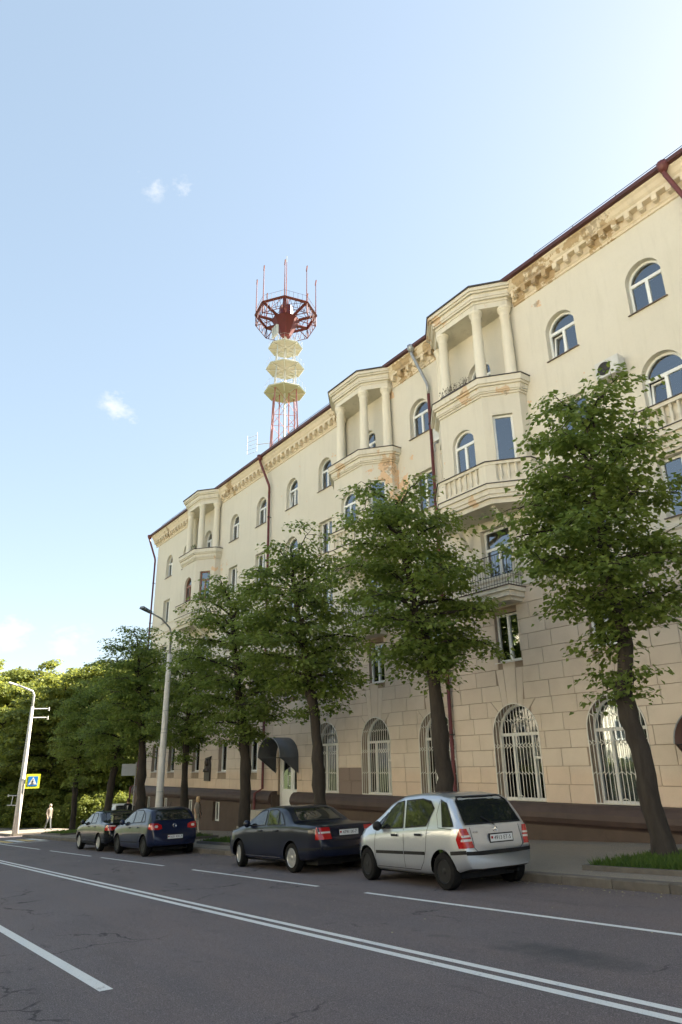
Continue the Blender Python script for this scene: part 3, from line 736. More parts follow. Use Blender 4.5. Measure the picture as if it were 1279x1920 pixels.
# ---- grilles
def grille():
    b = MB(); w, h = 1.84, 2.86; r = w/2; zs = h-r; T = .012
    o = outline(w, h, True, 18); pts = [(x, 0, z) for x, z in o]; b.tube(pts+[pts[0]], .02, 5)
    nb = 13; sp_ = w/(nb+1)
    for i in range(nb):
        x = -w/2+sp_*(i+1); top = zs+math.sqrt(max(0, r*r-x*x)); b.tube([(x, 0, .0), (x, 0, top)], T, 4)
    for z, up in ((.78, 1), (1.62, -1), (1.55, 1), (2.35, -1)):
        for i in range(nb+1):
            x0 = -w/2+sp_*i; x1 = x0+sp_; mid = (nb+1)/2
            s = up*(1 if i < mid else -1)
            if max(abs(x0), abs(x1)) > math.sqrt(max(.01, r*r-max(0, z-zs)**2))-.02 and z > zs: continue
            b.tube([(x0, -.004, z-.045*s), (x1, -.004, z+.045*s)], T*.9, 4)
    b.tube([(.14*math.cos(PI*i/8), -.005, .14*math.sin(PI*i/8)) for i in range(9)], T, 4)
    return b.mesh('window_grille', M['grille'])
gm = grille()
for x in ARCH: inst('window_grille', gm, house, (x, D-.012, .48))
# ---- doors, canopies, steps
def door(x, m):
    d = inst('entrance_door', MB().ring_y([(-.85, -.4), (.85, -.4), (.85, 2.2), (-.85, 2.2)], [(-.74, -.36), (.74, -.36), (.74, 2.08), (-.74, 2.08)], .12, .2).box(.24, .32, .115, .2, -.36, 2.08).mesh('entrance_door', m), house, (x, D, 0))
    lf = MB(); lf.ring_y([(-.74, -.36), (.24, -.36), (.24, 2.08), (-.74, 2.08)], [(-.58, .55), (.08, .55), (.08, 1.95), (-.58, 1.95)], .14, .19)
    lf.box(-.58, .08, .15, .185, -.2, .48); lf.ring_y([(.32, -.36), (.74, -.36), (.74, 2.08), (.32, 2.08)], [(.4, .55), (.66, .55), (.66, 1.95), (.4, 1.95)], .14, .19)
    inst('door_leaf', lf.mesh('door_leaf', m), d)
    inst('pane', MB().box(-.59, .09, .16, .175, .54, 1.96).box(.39, .67, .16, .175, .54, 1.96).mesh('pane', M['glass']), d)
    inst('door_handle', MB().tube([(.1, .13, .7), (-.02, .07, .7), (-.02, .07, 1.15), (.1, .13, 1.15)], .018, 6).mesh('door_handle', M['upvc']), d)
door(DOORS[0], M['upvc']); door(DOORS[1], M['oldframe'])
def canopy(x, m, label):
    r = 1.02; t = empty('entrance_canopy', (x, D, 1.42), label=label, cat='canopy')
    b = MB(); n = 18; v = []
    for rr, sh in ((r, 0), (r-.02, 0)):
        for y in (-.03, -1.02):
            for i in range(n+1): a = PI*i/n; v.append((rr*math.cos(a), y, .52+rr*math.sin(a)*.86))
    q = n+1; f = []
    for i in range(n): f += [(i, i+1, q+i+1, q+i), (2*q+i+1, 2*q+i, 3*q+i, 3*q+i+1), (q+i, q+i+1, 3*q+i+1, 3*q+i)]
    b.add(v, f); o = b.build('canopy_sheet', m, t, True)
    for s in (-1, 1):
        MB().add([(s*r, -.03, .52), (s*r, -1.02, .52), (s*r, -.03, -.18), (s*(r-.02), -.03, .52), (s*(r-.02), -1.02, .52), (s*(r-.02), -.03, -.18)], [(0, 1, 2), (3, 5, 4), (0, 3, 4, 1), (1, 4, 5, 2), (2, 5, 3, 0)]).build('side_panel', m, t)
    MB().tube([(r*math.cos(PI*i/n), -1.02, .52+r*.86*math.sin(PI*i/n)) for i in range(n+1)], .02, 6).build('front_rim', M['zinc'], t)
    b = MB()
    for s in (-1, 1): b.tube([(s*(r-.04), -.02, -.1), (s*(r-.04), -.98, .5)], .015, 5)
    b.tube([(-r+.04, -.98, .5), (r-.04, -.98, .5)], .015, 5); b.build('bracket', M['black'], t)
M['canopy_grey'] = mat('grey_canopy_sheet', (.055, .06, .07), (.075, .08, .09), .38, 2, spec=.5)
M['canopy_brown'] = mat('brown_canopy_sheet', (.12, .06, .045), (.15, .08, .06), .45, 2)
canopy(DOORS[0], M['canopy_grey'], 'curved grey sheet-metal canopy over the white entrance door')
canopy(DOORS[1]-.1, M['canopy_brown'], 'curved brown canopy beyond the leaning tree on the block wall')
st = empty('entrance_steps', (DOORS[0]-1.2, D-.9, gz(-30)+.15), label='pale concrete steps climbing sideways to the white entrance door', cat='steps')
b = MB().box(-.75+1.2, 2.3, -.55, .62, -.3, 1.0); b.build('landing', M['step'], st)
for i in range(5):
    zt = 1.0-.185*(i+1); MB().box(.45-.34*(i+1), .45-.34*i-.006, -.55, .58, -.5, zt).build('step', M['step'], st)
b = MB(); b.tube([(.5, .5, 1.0), (.5, .5, 1.85), (-1.1, .5, 1.0), (-1.1, .5, .1)], .018, 6); b.build('handrail', M['black'], st)
# steps before the second door, mostly off to the side
st2 = empty('entrance_steps', (DOORS[1], D-.9, gz(-8.4)+.15), label='low concrete step under the brown canopy', cat='steps')
MB().box(-.8, 1.2, -.3, .6, -.2, -.42-gz(-8.4)-.15+.42).build('step', M['step'], st2)
# ---- downpipes
def downpipe(x, zinc_top=False, ytop=D-.55, side=0, m=None):
    base = gz(x)+.25; yw = D-.16
    p = inst('downpipe', MB().tube([(x+side*.0, yw, 15.95), (x, yw, .55), (x, 17.02, .35), (x, 17.02, base+.12), (x, 16.85, base)], .065, 10).mesh('downpipe', m or M['redpipe']), house)
    for q in p.data.polygons: q.use_smooth = True
    tm = M['zinc'] if zinc_top else (m or M['redpipe'])
    h_ = MB().tube([(x-side*.45, ytop-.02, 18.16), (x-side*.45, ytop, 17.92), (x-side*.04, yw-.02, 16.45), (x, yw, 16.25), (x, yw, 15.9)], .07, 10)
    h_.lathe([(.085, 0), (.17, .2), (.17, .32)], 10, org=(x-side*.45, ytop-.02, 18.0)); inst('rainwater_head', h_.mesh('rainwater_head', tm, True), p)
    for z in (2.5, 5.5, 8.5, 11.5, 14.5): inst('pipe_clip', cached(('clip', tm.name), lambda: MB().lathe([(.088, -.02), (.088, .02)], 10).box(-.015, .015, .05, .18, -.015, .015).mesh('pipe_clip', M['black'])), p, (x, yw, z))
downpipe(-18.02, True, side=1); downpipe(-31.25, side=1); downpipe(-6.55, side=1); downpipe(-48.62, side=1, m=M['redpipe'])
# ---- air conditioners, plaque, number sign, planters
M['acwhite'] = mat('air_conditioner_casing', (.60, .60, .58), (.52, .52, .50), .45, 4)
def aircon(x, y, z, rz, label):
    t = empty('air_conditioner', (x, y, z), rz, label=label, cat='air conditioner', group='air conditioners on the facade')
    MB().box(-.40, .40, -.42, -.10, 0, .56).build('casing', M['acwhite'], t)
    b = MB()
    for r in (.21, .17, .13, .09, .05): b.tube([(-.1+r*math.cos(2*PI*i/20), -.428, .28+r*math.sin(2*PI*i/20)) for i in range(21)], .006, 4)
    b.lathe([(.22, -.003), (.22, 0)], 24, 'y', (-.1, -.421, .28)); b.build('fan_grille', M['black'], t)
    b = MB()
    for s in (-.28, .28): b.box(s-.02, s+.02, -.44, .0, -.05, -.005); b.box(s-.02, s+.02, -.03, -.0, -.35, -.05)
    b.build('bracket', M['zinc'], t)
aircon(-9.93, D, 12.58, 0, 'white air conditioner on the cream wall above the leaning tree')
aircon(-17.55, D-.2, 13.35, PI/2, 'white air conditioner beside the zinc-topped downpipe and bay wall')
M['bronze'] = mat('dark_bronze', (.055, .047, .042), (.085, .072, .062), .45, 9, bump=.8, bscale=10, metal=.5)
pq = empty('memorial_plaque', (-37.75, D-.02, .82), label='dark bronze relief plaque between two ground-floor windows', cat='plaque')
MB().add([(-.36, 0, 0), (.36, 0, 0), (.38, 0, .8), (.28, 0, 1.12), (.40, 0, 1.32), (-.30, 0, 1.24), (-.38, 0, .7)]+[(-.34, -.09, .02), (.34, -.09, .02), (.35, -.09, .8), (.26, -.09, 1.1), (.36, -.09, 1.28), (-.28, -.09, 1.21), (-.35, -.09, .7)],
        [(7, 8, 9, 10, 11, 12, 13)]+[(i, (i+1) % 7, (i+1) % 7+7, i+7) for i in range(7)]).build('slab', M['bronze'], pq)
b = MB(); b.lathe([(.01, -.2), (.09, -.17), (.13, -.08), (.135, 0), (.12, .1), (.07, .17), (.01, .19)], 14, org=(.02, -.12, .98)); b.lathe([(.26, 0), (.24, .12), (.1, .26), (.07, .34)], 14, org=(.0, -.05, .48)); b.build('portrait_relief', M['bronze'], pq, True)
M['signblue'] = mat('blue_enamel', (.03, .07, .25), (.035, .08, .27), .35, 3)
M['signwhite'] = mat('white_enamel', (.72, .73, .74), (.68, .69, .70), .4, 3)
M['signgrey'] = mat('grey_sign_back', (.52, .54, .56), (.46, .48, .50), .5, 3)
hsn = empty('house_number_sign', (-47.75, D-.005, .95), label='small blue and white house-number sign at the far house corner', cat='sign')
MB().box(-.22, .22, -.04, 0, .42, .72).build('blue_panel', M['signblue'], hsn); MB().box(-.22, .22, -.04, 0, 0, .415).build('white_panel', M['signwhite'], hsn)
M['dryplant'] = leafmat('dry_plant', (.05, .03, .03), (.10, .08, .04), (.12, .1, .04))
def planter(x0, x1, y, z, label, n=160, green=False, dy=0):
    t = empty('planter_box', ((x0+x1)/2, y, z), label=label, cat='planter', rz=dy)
    w = (x1-x0)/2
    MB().box(-w, w, -.07, .07, 0, .13).build('box', M['plinth_cap'], t)
    b = MB()
    for i in range(n):
        x = random.uniform(-w, w); q = random.uniform(-.07, .07); h_ = random.uniform(.08, .3)
        a = random.uniform(0, 6.3); s = random.uniform(.02, .05); p = Vector((x+random.uniform(-.06, .06), q-random.uniform(0, .1), .1+h_))
        b.add([p, p+Vector((math.cos(a)*s, math.sin(a)*s, s*.6)), p+Vector((math.cos(a+1)*s, math.sin(a+1)*s, -s*.6))], [(0, 1, 2)])
        if i % 4 == 0: b.tube([(x, q, .1), p], .004, 3)
    b.build('foliage', M['grass'] if green else M['dryplant'], t)
planter(B3-.8, B3+.55, D-1.26, 14.316, 'dark planter of withered plants on the loggia ledge beside the zinc-topped downpipe')
planter(B1+.5, B1+1.0, D-1.22, 14.316, 'short planter of green plants on the loggia nearest the house end', 70, True)
MB  # -------------------------------------------------------------- end of house

# ------------------------------------------------------------------ trees
def leaf_mesh(name, pos, nrm, dirv, size, m):
    """pos,nrm,dirv: (n,3) arrays; folded heart-like two-triangle leaves"""
    n = len(pos); sid = np.cross(nrm, dirv); sid /= np.linalg.norm(sid, axis=1, keepdims=True)+1e-9
    s = size[:, None]; up = nrm*s
    v = np.empty((n, 4, 3)); v[:, 0] = pos; v[:, 1] = pos+dirv*s*.38+sid*s*.46+up*.13; v[:, 2] = pos+dirv*s*1.0-up*.05; v[:, 3] = pos+dirv*s*.38-sid*s*.46+up*.13
    me = bpy.data.meshes.new(name); me.vertices.add(n*4); me.vertices.foreach_set('co', v.reshape(-1))
    idx = np.arange(n)[:, None]*4; tri = np.concatenate([idx+np.array([0, 1, 2]), idx+np.array([0, 2, 3])], 1).reshape(-1)
    me.loops.add(n*6); me.loops.foreach_set('vertex_index', tri.astype(np.int32))
    me.polygons.add(n*2); me.polygons.foreach_set('loop_start', np.arange(0, n*6, 3, dtype=np.int32)); me.polygons.foreach_set('loop_total', np.full(n*2, 3, dtype=np.int32))
    me.materials.append(m); me.update(calc_edges=True); return me
def unit(a): return a/(np.linalg.norm(a, axis=-1, keepdims=True)+1e-9)
def tree_meshes(seed, path, rads, h0, h1, R, nl=30, per=15, lpc=58, leaf=.125, m='leaf', droop=.35, low=()):
    """path: trunk polyline (local), h0..h1 crown span"""
    g = np.random.default_rng(seed); path = [Vector(p) for p in path]
    def trunk_at(z):
        for a, b_ in zip(path[:-1], path[1:]):
            if a.z <= z <= b_.z: return a.lerp(b_, (z-a.z)/max(1e-6, b_.z-a.z))
        return path[-1].copy() if z > path[-1].z else path[0].copy()
    tb = MB()
    fine = []; fr_ = []
    for i, (a, b_) in enumerate(zip(path[:-1], path[1:])):
        for k_ in range(6):
            t = k_/6; p = a.lerp(b_, t); w_ = .02*min(1, p.z)
            fine.append(p+Vector((g.normal()*w_, g.normal()*w_, 0))); fr_.append((rads[i]*(1-t)+rads[i+1]*t)*(1+g.normal()*.085+.45*max(0, .35-p.z)))
    fine.append(path[-1]); fr_.append(rads[-1]); tb.tube(fine, fr_, 12)
    env = lambda t: R*1.06*max(.30, (1-abs((t-.38)/(.62 if t > .38 else .46))**2.5))**.55 if -.05 <= t < 1 else R*.55
    C = []; CO = []
    lb = MB()
    specs = []
    for i in range(nl):
        u = (i+.5)/nl; zs = h0-.15+(h1-h0)*.86*u**1.05; az = i*2.39996+g.uniform(-.35, .35); specs.append((zs, az, 1.0))
    specs += [(z, a, l) for z, a, l in low]
    for zs, az, ls in specs:
        t = (zs-h0)/(h1-h0); b0 = trunk_at(zs)
        rise = (.2+1.25*max(0, t)**1.3)*(.6+.5*g.random()) if ls == 1.0 else -.1
        te = min(.99, (zs+rise-h0)/(h1-h0)); L_ = max(.45, env(te))*g.uniform(.78, 1.1)*ls
        d = Vector((math.cos(az), math.sin(az), 0)); e = b0+d*L_+Vector((0, 0, rise-droop*L_*.25))
        mid = b0+d*L_*.5+Vector((0, 0, rise*.62+.14*L_))
        pts = [b0*(1-q)**2+mid*2*q*(1-q)+e*q*q for q in [j/7 for j in range(8)]]
        pts = [p+Vector((g.normal()*.03, g.normal()*.03, g.normal()*.03))*(1 if j else 0) for j, p in enumerate(pts)]
        r0 = .028+.022*L_*(1-t*.6) if t > 0 else .03
        lb.tube(pts, [r0*(1-.85*j/7) for j in range(8)], 5, cap=False)
        npc = max(4, int(per*(L_/R)*g.uniform(.8, 1.2)))
        for k_ in range(npc):
            q = .22+.78*((k_+g.random())/npc)**.8; j = min(6, int(q*7)); p = pts[j].lerp(pts[j+1], q*7-j)
            sd = Vector((-d.y, d.x, 0))*g.normal()*.30*L_*(.35+q*.65)+Vector((0, 0, 1))*g.normal()*.16+d*g.normal()*.1
            c = p+sd; 
            if sd.length > .12: lb.tube([p, p.lerp(c, .5)+Vector((0, 0, .04)), c], [.013, .009, .004], 3, cap=False)
            C.append(c); CO.append(tuple(c-trunk_at(c.z)))
    C = np.array([tuple(c) for c in C]); CO = unit(np.array(CO)*np.array([1, 1, .25]))
    n = len(C)*lpc; ci = np.repeat(np.arange(len(C)), lpc)
    rad = np.clip(g.normal(0, 1, (n, 3)), -2, 2)*np.array([.27, .27, .075])*(R/2.2)**.5
    hr = np.hypot(rad[:, 0], rad[:, 1]); pos = C[ci]+rad; pos[:, 2] -= droop*hr**1.5*1.1
    out = unit(rad*np.array([1, 1, 0])+CO[ci]*.12+g.normal(0, .08, (n, 3)))
    dv = unit(out+np.array([0, 0, -.45])+g.normal(0, .35, (n, 3)))
    nr = unit(np.array([0, 0, 1.0])+out*.45+g.normal(0, .36, (n, 3))); nr = unit(nr-dv*np.sum(nr*dv, 1, keepdims=True))
    return tb, lb, leaf_mesh('crown', pos, nr, dv, leaf*g.uniform(.5, 1.25, n), M[m])
def make_tree(name, meshes, loc, rz=0, sc_=1.0, **k):
    t = empty(name, loc, rz, **k); t.scale = (sc_,)*3 if not isinstance(sc_, tuple) else sc_
    tm, lm, cm = meshes
    inst('trunk', tm, t); inst('limbs', lm, t); inst('crown', cm, t); return t
def pack(t): return (t[0].mesh('trunk', M['bark'], True), t[1].mesh('limbs', M['bark'], True), t[2])
ROW = 'linden trees along the pavement'
def kz(x): return gz(x)+.13
tA = pack(tree_meshes(11, [(0, 0, -.1), (-.05, 0, .5), (-.22, 0, 2.1), (-.42, .05, 3.1), (-.15, 0, 4.1), (-.28, 0, 5.6), (-.2, -.2, 7.4), (.0, -.3, 9.6)], [.27, .21, .19, .175, .135, .11, .06, .02], 4.7, 10.1, 1.72, 30, 13, 52, .135,
    low=((3.3, -2.9, .5), (3.5, -.3, .6), (4.2, 2.8, .75), (4.3, -1.9, .6))))
make_tree('linden_tree', tA, (-8.12, 13.2, kz(-8.1)), label='linden with a crooked leaning trunk in the raised grass bed', cat='tree', group=ROW)
tB = pack(tree_meshes(23, [(0, 0, -.1), (.0, 0, .5), (-.1, .03, 2.0), (-.2, 0, 4.4), (-.5, -.3, 6.4), (-.8, -.6, 9.2)], [.30, .255, .235, .18, .11, .03], 4.8, 10.2, 2.0, 30, 13, 52, .135, low=((4.7, -.5, .9), (4.6, 2.4, .8), (4.8, -2.4, .8))))
make_tree('linden_tree', tB, (-13.95, 13.2, kz(-13.9)), label='tall linden behind the silver car, next to the red downpipe', cat='tree', group=ROW)
tC = pack(tree_meshes(37, [(0, 0, -.1), (-.03, 0, .6), (-.25, 0, 3.0), (-.5, -.1, 5.0), (-.9, -.4, 7.5), (-1.1, -.6, 10.0)], [.27, .215, .19, .16, .10, .03], 4.8, 10.4, 1.92, 30, 13, 52, .135, low=((4.1, -2.5, .55), (4.5, .6, .8))))
make_tree('linden_tree', tC, (-19.75, 13.2, kz(-19.7)), label='linden behind the navy sedan, beside the grilled arched windows', cat='tree', group=ROW)
tD = pack(tree_meshes(41, [(0, 0, -.1), (.02, 0, .6), (-.05, 0, 3.0), (-.4, -.2, 5.5), (-1.2, -.5, 10.0)], [.28, .22, .20, .15, .03], 3.9, 10.3, 2.1, 32, 13, 52, .135, low=((3.8, -2.0, .7), (3.9, 1.2, .7))))
make_tree('linden_tree', tD, (-25.0, 13.2, kz(-25)), label='linden with a grassy bed in front of the entrance steps', cat='tree', group=ROW)
make_tree('linden_tree', tC, (-30.5, 13.2, kz(-30.5)), 2.2, .80, label='slim knotty linden between the lamp post and the bronze plaque', cat='tree', group=ROW)
make_tree('linden_tree', tB, (-36.1, 13.3, kz(-36.1)), 1.1, 1.0, label='linden beside the white-backed sign board', cat='tree', group=ROW)
make_tree('linden_tree', tD, (-41.6, 13.4, kz(-41.6)), 4.0, .98, label='leafy linden with its trunk hidden behind the parked black sedan', cat='tree', group=ROW)
make_tree('linden_tree', tA, (-47.5, 13.2, kz(-47.5)), 2.6, .9, label='linden at the corner grass bed beside the zebra crossing', cat='tree', group=ROW)
# park trees beyond the house
tP = pack(tree_meshes(53, [(0, 0, -.3), (.05, 0, 2), (.1, .1, 6), (.2, 0, 15)], [.42, .34, .27, .04], 3.2, 16.5, 4.4, 46, 20, 44, .30, 'leaf2'))
tQ = pack(tree_meshes(61, [(0, 0, -.3), (-.1, 0, 2), (-.1, .2, 6), (-.3, 0, 13)], [.38, .31, .25, .04], 2.4, 14.5, 4.8, 46, 20, 44, .30, 'leaf2'))
PG = 'park trees beyond the crossing'
pk = [(-65.5, 20.5, 0, .92), (-64.5, 29, 1, .95), (-69, 17.0, 1, .98), (-74.5, 21.5, 0, 1.0), (-66.5, 25, 0, 1.0), (-80, 14.5, 1, 1.05), (-79, 27, 0, 1.05), (-90, 19, 0, 1.12), (-88, 30, 1, 1.15), (-72, 33, 1, 1.1), (-63, 35, 0, 1.02), (-100, 12.5, 1, 1.2), (-102, 26, 0, 1.2), (-92, 8.5, 1, 1.05), (-115, 18, 0, 1.3), (-98, 40, 1, 1.2), (-84, 42, 0, 1.15)]
for i, (x, y, kd, s) in enumerate(pk):
    make_tree('park_tree', (tP, tQ)[kd], (x, y, gz(x)-.05), i*1.7, s, label='tall broad-leaved park tree in the sunny wood beyond the house end', cat='tree', group=PG)
tS = pack(tree_meshes(71, [(0, 0, -.1), (0, 0, .6), (.1, 0, 2.0)], [.06, .05, .02], .25, 3.4, 1.9, 26, 12, 40, .20, 'leaf2'))
for i, (x, y, s) in enumerate([(-61.5, 18.6, .75), (-63, 17.6, .8), (-65, 16.9, .85), (-69, 15.4, .9), (-73.5, 15.6, 1), (-77.5, 13.6, 1.05), (-82, 12.6, 1.1), (-87, 12, 1.2), (-64, 21, 1.1), (-60, 21, .8), (-61.4, 24.5, 1), (-94, 10.6, 1.2), (-70, 20, 1.2), (-76, 18.6, 1.3)]):
    make_tree('park_shrub', tS, (x, y, gz(x)-.05), i*2.1, (s, s, s*1.1), label='leafy shrub along the shady edge of the park wood', cat='shrub', group='shrubs along the edge of the park')
# unseen stand-in trees across the street, added for windows and cars to mirror
for i in range(9):
    x = -58+i*7.6
    make_tree('stand_in_tree', (tB, tD, tC)[i % 3], (x, -9.5-1.2*(i % 2), gz(x)), i*1.3, 1.6 if i < 5 else .9, label='unseen stand-in linden across the street, added for the car windows to mirror', cat='tree', group='stand-in trees added across the street')
for i in range(22):  # added unseen hedge, keeps the bright house out of low reflections
    x = -50+i*2.7
    make_tree('reflection_block_shrub', tS, (x, -7.2-.5*(i % 2), gz(x)), i*1.9, (1.05, 1.05, .95), label='unseen hedge shrub added across the street to block low bright reflections', cat='shrub', group='hedge shrubs added to block low reflections')
# ---- grass beds
def grass_bed(x0, x1, y0, y1, label, n=2600, border=True):
    xm = (x0+x1)/2; t = empty('grass_bed', (xm, (y0+y1)/2, gz(xm)+.148), label=label, cat='grass bed', group='grass beds around the trees')
    w, d = (x1-x0)/2, (y1-y0)/2; pit = lambda x: SL*x
    b = MB(); b.add([(-w, -d, pit(-w)+.05), (w, -d, pit(w)+.05), (w, d, pit(w)+.05), (-w, d, pit(-w)+.05)], [(0, 1, 2, 3)]); b.build('soil', M['soil'], t)
    if border:
        for a, c, e, f in ((-w-.09, w+.09, -d-.09, -d), (-w-.09, w+.09, d, d+.09), (-w-.09, -w, -d+.001, d-.001), (w, w+.09, -d+.001, d-.001)):
            b = MB(); b.add([(a, e, pit(a)-.05), (c, e, pit(c)-.05), (c, f, pit(c)-.05), (a, f, pit(a)-.05), (a, e, pit(a)+.085), (c, e, pit(c)+.085), (c, f, pit(c)+.085), (a, f, pit(a)+.085)], [(4, 5, 6, 7), (0, 1, 5, 4), (1, 2, 6, 5), (2, 3, 7, 6), (3, 0, 4, 7)]); b.build('border_stone', M['kerb'], t)
    g = np.random.default_rng(int(-x0*10)); p = np.stack([g.uniform(-w, w, n), g.uniform(-d, d, n), np.zeros(n)], 1)
    p[:, 2] = SL*p[:, 0]+.05+.05*np.maximum(0, 1-np.hypot(p[:, 0]/w, p[:, 1]/d))
    dv = unit(np.stack([g.normal(0, .45, n), g.normal(0, .45, n), np.ones(n)], 1)); nr = unit(np.cross(dv, g.normal(0, 1, (n, 3))))
    me = leaf_mesh('grass', p, nr, dv, g.uniform(.06, .19, n), M['grass'])
    co = np.empty(n*12); me.vertices.foreach_get('co', co); co = co.reshape(n, 4, 3); c0 = co[:, 0:1]
    ax = dv[:, None, :]; rel = co-c0; al = np.sum(rel*ax, 2, keepdims=True)*ax; co = c0+al+(rel-al)*.16; me.vertices.foreach_set('co', co.reshape(-1)); me.update()
    o = inst('grass', me, t); o['kind'] = 'stuff'
grass_bed(-8.75, -6.2, 11.7, 14.2, 'raised grass bed with stone border around the crooked leaning linden', 7000)
grass_bed(-15.0, -12.8, 11.9, 14.3, 'grass bed hidden behind the silver car', 1200)
grass_bed(-20.9, -18.6, 11.9, 14.3, 'grass bed at the linden behind the navy sedan', 1500)
grass_bed(-26.2, -23.2, 12.0, 14.2, 'grass bed with low border before the entrance steps', 3500)
grass_bed(-31.6, -29.4, 12.0, 14.2, 'grass bed at the slim knotty linden', 1200)
grass_bed(-37.2, -35, 12.2, 14.2, 'grass bed at the linden beside the sign board', 1200)
grass_bed(-48.8, -44.6, 11.8, 14.2, 'grass bed at the corner linden by the crossing', 2500)
# fallen blossom and grit in the gutter
g = np.random.default_rng(5); n = 1500
lx = g.uniform(-34, 2, n); ly = np.where(g.random(n) < .75, KY-.02-np.abs(g.normal(0, .3, n)), g.uniform(6.0, 15.5, n)); lz = SL*lx+.008+np.where(ly > KY, .15, 0)
dv = unit(np.stack([g.normal(0, 1, n), g.normal(0, 1, n), g.normal(0, .15, n)], 1)); nr = unit(np.stack([g.normal(0, .3, n), g.normal(0, .3, n), np.ones(n)], 1))
M['litter'] = leafmat('fallen_blossom', (.28, .24, .13), (.42, .38, .24), (.3, .3, .2))
lo = inst('fallen_blossom', leaf_mesh('fallen_blossom', np.stack([lx, ly, lz], 1), nr, dv, g.uniform(.012, .04, n), M['litter'])); tag(lo, 'pale fallen blossom and grit scattered along the kerb', 'litter', kind='stuff')

# ------------------------------------------------------------------ lattice tower behind the house
M['twhite'] = mat('white_tower_paint', (.60, .60, .59), (.52, .51, .49), .5, 2)
M['tred'] = mat('red_tower_paint', (.13, .010, .014), (.09, .008, .011), .5, 2)
M['tpink'] = mat('faded_red_tower_paint', (.30, .07, .065), (.44, .20, .18), .55, 1)
M['tbuff'] = mat('buff_platform_plate', (.47, .43, .37), (.40, .37, .32), .6, 2)
TD = 80.0; TX, TY = -.862*TD, .506*TD
def tz(y):                                   # tower axis height for an image row, from the calibrated view
    d = img_dir(534, y); return 1.6+TD*d.z/math.hypot(d.x, d.y)
tw = empty('antenna_tower', (TX, TY, gz(TX)), label='red and white lattice antenna tower with octagonal crown behind the house', cat='tower')
base = gz(TX); Zr = lambda y: tz(y)-base
PR = TD/1280*1.33                             # metres per pixel near the tower
def hexa(r, a0=.2, n=8): return [(r*math.cos(a0+2*PI*i/n), r*math.sin(a0+2*PI*i/n)) for i in range(n)]
zl = [0, 8, 15, 21, 26.5, Zr(845), Zr(800), Zr(760), Zr(725)]
zl = sorted(zl); ztop_leg = Zr(640)
rl = lambda z: 4.6-(4.6-1.95)*min(1, z/Zr(735)) if z < Zr(735) else 1.95-.4*(z-Zr(735))/(ztop_leg-Zr(735))
lv = [i*(Zr(735))/12 for i in range(13)]
hx = lambda z: [Vector((x, y, z)) for x, y in hexa(rl(z), .35, 4)]
for i in range(4):
    b = MB(); b.tube([hx(0)[i], hx(Zr(735))[i]], .085, 5); b.build('leg', M['tpink'], tw)
    b = MB(); b.tube([hx(Zr(735))[i], hx(ztop_leg)[i]], .07, 5); b.build('upper_leg', M['twhite'], tw)
b = MB()
for a, c in zip(lv[:-1], lv[1:]):
    A, C_ = hx(a), hx(c)
    for i in range(4):
        j = (i+1) % 4; b.tube([A[i], C_[j]], .032, 4); b.tube([A[j], C_[i]], .032, 4); b.tube([C_[i], C_[j]], .035, 4)
b.build('bracing', M['tpink'], tw)
b = MB(); up = [Zr(735)+(ztop_leg-Zr(735))*i/7 for i in range(8)]
for a, c in zip(up[:-1], up[1:]):
    A, C_ = hx(a), hx(c)
    for i in range(4):
        j = (i+1) % 4; b.tube([A[i], C_[j]], .024, 4); b.tube([A[j], C_[i]], .024, 4)
b.build('upper_bracing', M['twhite'], tw)
b = MB(); b.tube([(0, 0, 0), (0, 0, Zr(600))], .14, 8); b.build('cable_duct', M['twhite'], tw)
b = MB(); b.tube([(.6, .3, 0), (.6, .3, Zr(740))], .09, 6); b.tube([(-.5, -.5, 0), (-.5, -.5, Zr(740))], .09, 6); b.build('feed_pipes', M['tpink'], tw)
for yy, rp in ((738, 33), (694, 30.5), (655, 27.5)):
    r = rp*PR*.98; z = Zr(yy)
    MB().prism_z(hexa(r), z, z+.12).build('platform_floor', M['tbuff'], tw)
    b = MB(); hh = hexa(r+.03); 
    for i in range(8): b.tube([(*hh[i], z+.10), (*hh[(i+1) % 8], z+.10)], .10, 4)
    for i in range(8): b.tube([(hh[i][0]*.3, hh[i][1]*.3, z-.08), (hh[i][0]*.98, hh[i][1]*.98, z-.05)], .07, 4)
    b.build('platform_rim', M['twhite'], tw)
    b = MB()
    for i in range(8):
        p, q = Vector((*hh[i], z)), Vector((*hh[(i+1) % 8], z))
        for h_ in (1.1,): b.tube([p+Vector((0, 0, h_)), q+Vector((0, 0, h_))], .014, 4)
        for k_ in range(2): w_ = p.lerp(q, k_/2); b.tube([w_, w_+Vector((0, 0, 1.1))], .012, 4)
    b.build('guard_rail', M['twhite'], tw)
b = MB()
for i in range(3): b.box(-.5+i*.5, -.2+i*.5, -1.9, -1.6, Zr(640), Zr(640)+1.6)
b.build('equipment_cabinet', M['twhite'], tw)
